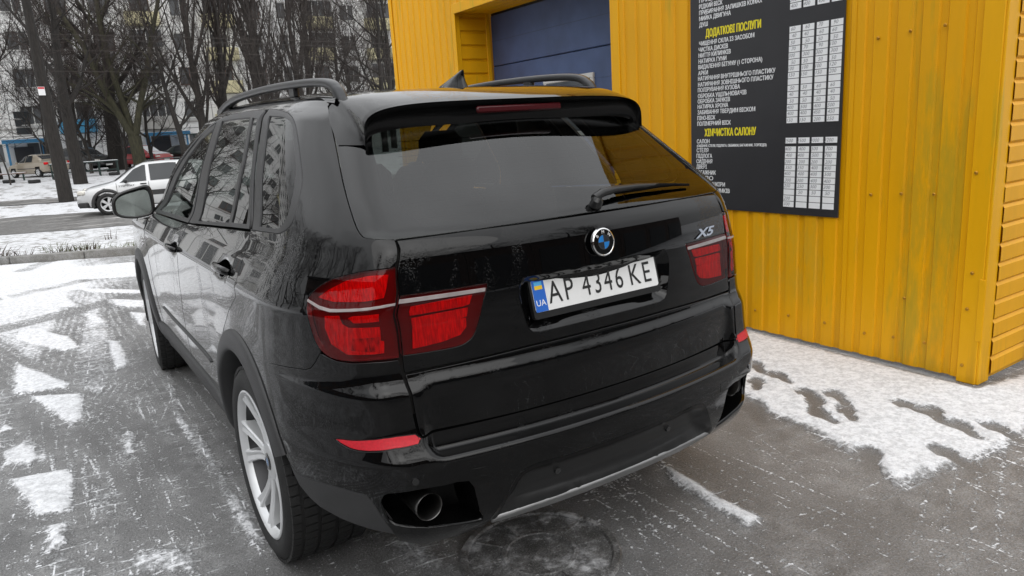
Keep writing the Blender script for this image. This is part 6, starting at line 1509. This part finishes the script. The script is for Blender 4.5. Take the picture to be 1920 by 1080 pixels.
def parked(name,label,x,y,head,paint,prof,L,wb,wr,glass,front=True,snowroof=False):
    az=math.atan2(-head[0],head[1]); T,X,zt,zb,ys,g=small_car(name,label,(0,0,0),0,paint,L,1.7,prof,wb,wr)
    c=Matrix.Rotation(az,3,'Z')@Vector((0,L/2,0)); T.location=(x-c.x,y-c.y,float(tz(x,y))+.01); T.rotation_euler=(0,0,az)
    for p in glass: side_glass(T,X,p)
    w=g[3].max()
    a,b_=[q for q in ((prof[6][0]-.08,prof[7][0]-.06))]
    for (y0,y1,nm) in ((prof[5][0]+.15,prof[7][0]-.06,'windscreen'),(prof[1][0]+.10 if len(prof)>10 and prof is HATCH else prof[2][0]+.05,prof[3][0]+.25,'rear_window')):
        V=[]
        for yy in np.linspace(y0,y1,7):
            for x_ in np.linspace(-.9,.9,7): V.append((x_*(np.interp(yy,ys,g[4])+.04),yy,zt(yy)+.016-.015*x_*x_))
        MB().add(V,[(i*7+k,i*7+k+1,i*7+8+k,i*7+7+k) for i in range(6) for k in range(6)]).build(nm,'car_snow' if snowroof else 'pane_dark',T,True)
    for s_ in (-1,1):
        MB().box((s_*w*.78,L-.17,zb(L-.3)-.09),(.34,.20,.14),Matrix.Rotation(-s_*.5,3,'Z'),.04).build('headlight','head_lamp',T,angle=40)
        MB().box((s_*w*.86,.09,zb(.2)-.10),(.26,.16,.17),Matrix.Rotation(s_*.5,3,'Z'),.04).build('tail_lamp','red_lens_bright',T,angle=40)
        MB().box((s_*(w+.09),prof[7][0]-.28,zb(prof[7][0])+.06),(.16,.10,.11),None,.03).build('door_mirror',paint,T,angle=40)
        MB().box((s_*(w*.99),L*.47,zb(L/2)-.36),(.03,L*.42,.06),None,.01).build('door_strip','satin_black',T)
    MB().box((0,L-.03,zb(L-.2)-.20),(w*.95,.06,.16),None,.02).build('grille','satin_black',T); MB().box((0,-.006,zb(.1)-.26),(.50,.02,.11)).build('number_plate','plate_white',T); MB().box((0,L+.008,.42),(.50,.02,.11)).build('number_plate','plate_white',T)
    if snowroof:
        V=[]
        for yy in np.linspace(prof[7][0]+.02,L-.30,9):
            for x_ in np.linspace(-1,1,9): V.append((x_*w*.80,yy,zt(yy)+.030-.03*abs(x_)**3))
        MB().add(V,[(i*9+k,i*9+k+1,i*9+10+k,i*9+9+k) for i in range(8) for k in range(8)]).build('bonnet_snow','car_snow',T,True)
    wheels(T,wb,w+.005,wr,.19,spokes=6)
    return T
parked('sedan','beige sedan parked with its tail towards the road beside the blue porch',-1.0,54.5,(-.52,.85),'beige_paint',SEDAN,4.25,(.85,3.38),.30,[[(1.35,.96),(2.05,.96),(2.05,1.37),(1.45,1.35)],[(2.12,.96),(2.85,.95),(2.45,1.27),(2.12,1.36)]])
parked('black_suv','black parked SUV with clear headlights in front of the apartment block',2.05,57.5,(.50,-.86),'dark_paint',SUV,4.66,(.9,3.65),.36,[[(1.0,1.12),(1.85,1.12),(1.85,1.60),(1.05,1.60)],[(1.95,1.12),(2.95,1.09),(2.45,1.48),(1.95,1.58)]],snowroof=False)
parked('red_hatchback','red parked hatchback with snow on its bonnet and windscreen',6.05,59.5,(.60,-.80),'red_paint',HATCH,4.08,(.62,3.21),.30,[[(2.02,.985),(2.80,.975),(2.36,1.36),(2.00,1.48)],[(1.03,1.0),(1.90,.985),(1.90,1.49),(1.08,1.49)]],snowroof=True)
parked('dark_green_sedan','dark green parked sedan beside the second blue porch',9.3,60.5,(.72,-.69),'dark_green_paint',SEDAN,4.25,(.85,3.38),.30,[[(1.35,.96),(2.05,.96),(2.05,1.37),(1.45,1.35)],[(2.12,.96),(2.85,.95),(2.45,1.27),(2.12,1.36)]])
# ================================================================ yard furniture
pm('rail_green',(.012,.030,.025),.6); pm('bench_snow',(.75,.76,.78),.9)
R_=empty('metal_rail_table',(1.35,48.9,.09),0,'low dark metal rail table with snow on top behind the thick trunk','table')
for x in (-1.75,-.65,.75,1.75): 
    for yy in (-.35,.35): MB().box((x,yy,.42),(.07,.07,.84)).build('leg','rail_green',R_)
MB().box((0,0,.86),(3.7,.8,.05)).build('top','rail_green',R_); MB().box((0,0,.90),(3.6,.74,.035),None,.015).build('top_snow','bench_snow',R_); MB().box((0,-.35,.35),(3.5,.05,.05)).build('rail','rail_green',R_)
R_=empty('low_bench',(-2.75,50.5,.14),0,'low plank bench with snow left of the beige sedan','bench')
for x in (-.9,.9): MB().box((x,0,.2),(.10,.34,.42)).build('leg','rail_green',R_)
MB().box((0,0,.43),(2.2,.36,.06)).build('seat','frame_brown',R_); MB().box((0,0,.475),(2.1,.32,.03)).build('seat_snow','bench_snow',R_)
R_=empty('clothes_frame',(9.0,55.5,.19),0,'green metal T-shaped post beside the second porch','post'); MB().box((0,0,1.1),(.08,.08,2.2)).build('post','rail_green',R_); MB().box((0,0,2.2),(2.0,.07,.07)).build('crossbar','rail_green',R_)
ty=MB().lathe([(-.09,.19),(-.10,.26),(-.07,.31),(.07,.31),(.10,.26),(.09,.19)],24,(0,0,0),'z')
tme=mbmesh('tyre_bed',ty,'rubber'); tme.polygons.foreach_set('use_smooth',[True]*len(tme.polygons))
for i,(x,y,lb) in enumerate(((-1.37,47.0,'old tyre lying in the snow left of the thick trunk'),(-.10,48.4,'old tyre lying in the snow half hidden by the thick trunk'),(2.79,48.0,'old tyre lying in the snow right of the rail table'),(-2.6,49.0,'old tyre lying in the snow under the low bench'),(4.4,53.5,'old tyre lying in the snow before the stout tree'),(3.2,54.0,'old tyre lying in the snow in front of the black SUV'))):
    o=inst('old_tyre',tme,None,(x,y,float(tz(x,y))+.09)); tag(o,lb,'tyre','old tyres in the yard')
B_=empty('waste_bin',(3.55,57.0,.2),0,'green waste bin beside the black parked SUV','bin'); MB().box((0,0,.40),(.55,.5,.8),None,.05).build('bin_body','rail_green' if False else 'flag_green' if 'flag_green' in MATS else pm('bin_green',(.02,.14,.06),.5).name,B_); MB().box((0,0,.84),(.60,.56,.08),None,.02).build('bin_lid','bin_green',B_)
# overhead wires
for i,(z0,z1) in enumerate(((7.22,6.88),(7.0,6.62),(6.50,6.0),(5.41,4.97))):
    dx=19.7 if i<3 else 15.4; x0=-1.5 if i<3 else 2.58; sl=(z1-z0)/dx
    o=MB().tube([(x,40.0,z0+sl*(x-x0)-.0006*(x-8)**2+.04) for x in np.linspace(-30,40,30)],.012,4).build('overhead_wire','twig_grey'); tag(o,['topmost overhead wire crossing before the trees','second overhead wire from the top before the trees','third overhead wire from the top before the trees','lowest overhead wire crossing before the trees'][i],'wire','overhead wires')
# ================================================================ tufts on the verge
pm('dry_stem',(.055,.040,.030),.9,noise=(5,.4)); pm('grass_green',(.085,.10,.035),.8,noise=(5,.4))
def tuft(seed,n,h,r,lean,mat,wid=.010):
    rg=np.random.RandomState(seed); V=[];F=[]
    for k in range(n):
        a=rg.rand()*2*math.pi; q=r*math.sqrt(rg.rand()); p=np.array([q*math.cos(a),q*math.sin(a),-.02]); d=np.array([math.cos(a),math.sin(a),0])*lean*(.4+rg.rand()); L=h*(.5+.7*rg.rand()); b=len(V); s_=np.array([-math.sin(a+.8),math.cos(a+.8),0])*wid
        for t_ in (0,.5,1.): c=p+np.array([0,0,L*t_])+d*L*t_*t_; V+=[c-s_*(1-.8*t_),c+s_*(1-.8*t_)]
        F+=[(b,b+1,b+3,b+2),(b+2,b+3,b+5,b+4)]
    return V,F
for i,(x,y,n,h,r,le,mt,lb,ct) in enumerate(((-2.25,11.75,60,.20,.30,.8,'dry_stem','dark dry leaf clump growing behind the kerb at the left edge','plant'),(-1.85,11.55,34,.18,.22,.8,'dry_stem','smaller dark dry clump beside the one at the left edge','plant'),(-.92,12.0,40,.15,.22,.6,'dry_stem','brown dry tuft behind the kerb left of the car nose','plant'),(-1.25,12.2,22,.13,.2,.6,'dry_stem','thin brown tuft between the two dry clumps','plant'),(-.35,14.4,10,.18,.12,.2,'dry_stem','two short dark stubs standing in the verge snow','plant'))):
    o=mk('dry_tuft',*tuft(50+i,n,h,r,le,mt),mt,None,False); o.location=(x,y,float(tz(x,y))+.05); tag(o,lb,ct)
V=[];F=[]
rg=np.random.RandomState(77)
for k in range(22):
    x=-3.2+4.2*rg.rand(); d=10.5+3.6*rg.rand()**1.4; y=d-KD*x
    if k<14: x=-1.5+1.6*rg.rand(); d=11.2+1.9*rg.rand(); y=d-KD*x
    v,f=tuft(200+k,16,.10,.20,.6,None,.006); b=len(V); z=float(tz(x,y))+.045; V+=[(q[0]+x,q[1]+y,q[2]+z) for q in v]; F+=[tuple(i+b for i in q) for q in f]
tag(mk('grass',V,F,'grass_green',None,False),'sparse green grass poking through the snow on the verge','grass',kind='stuff')
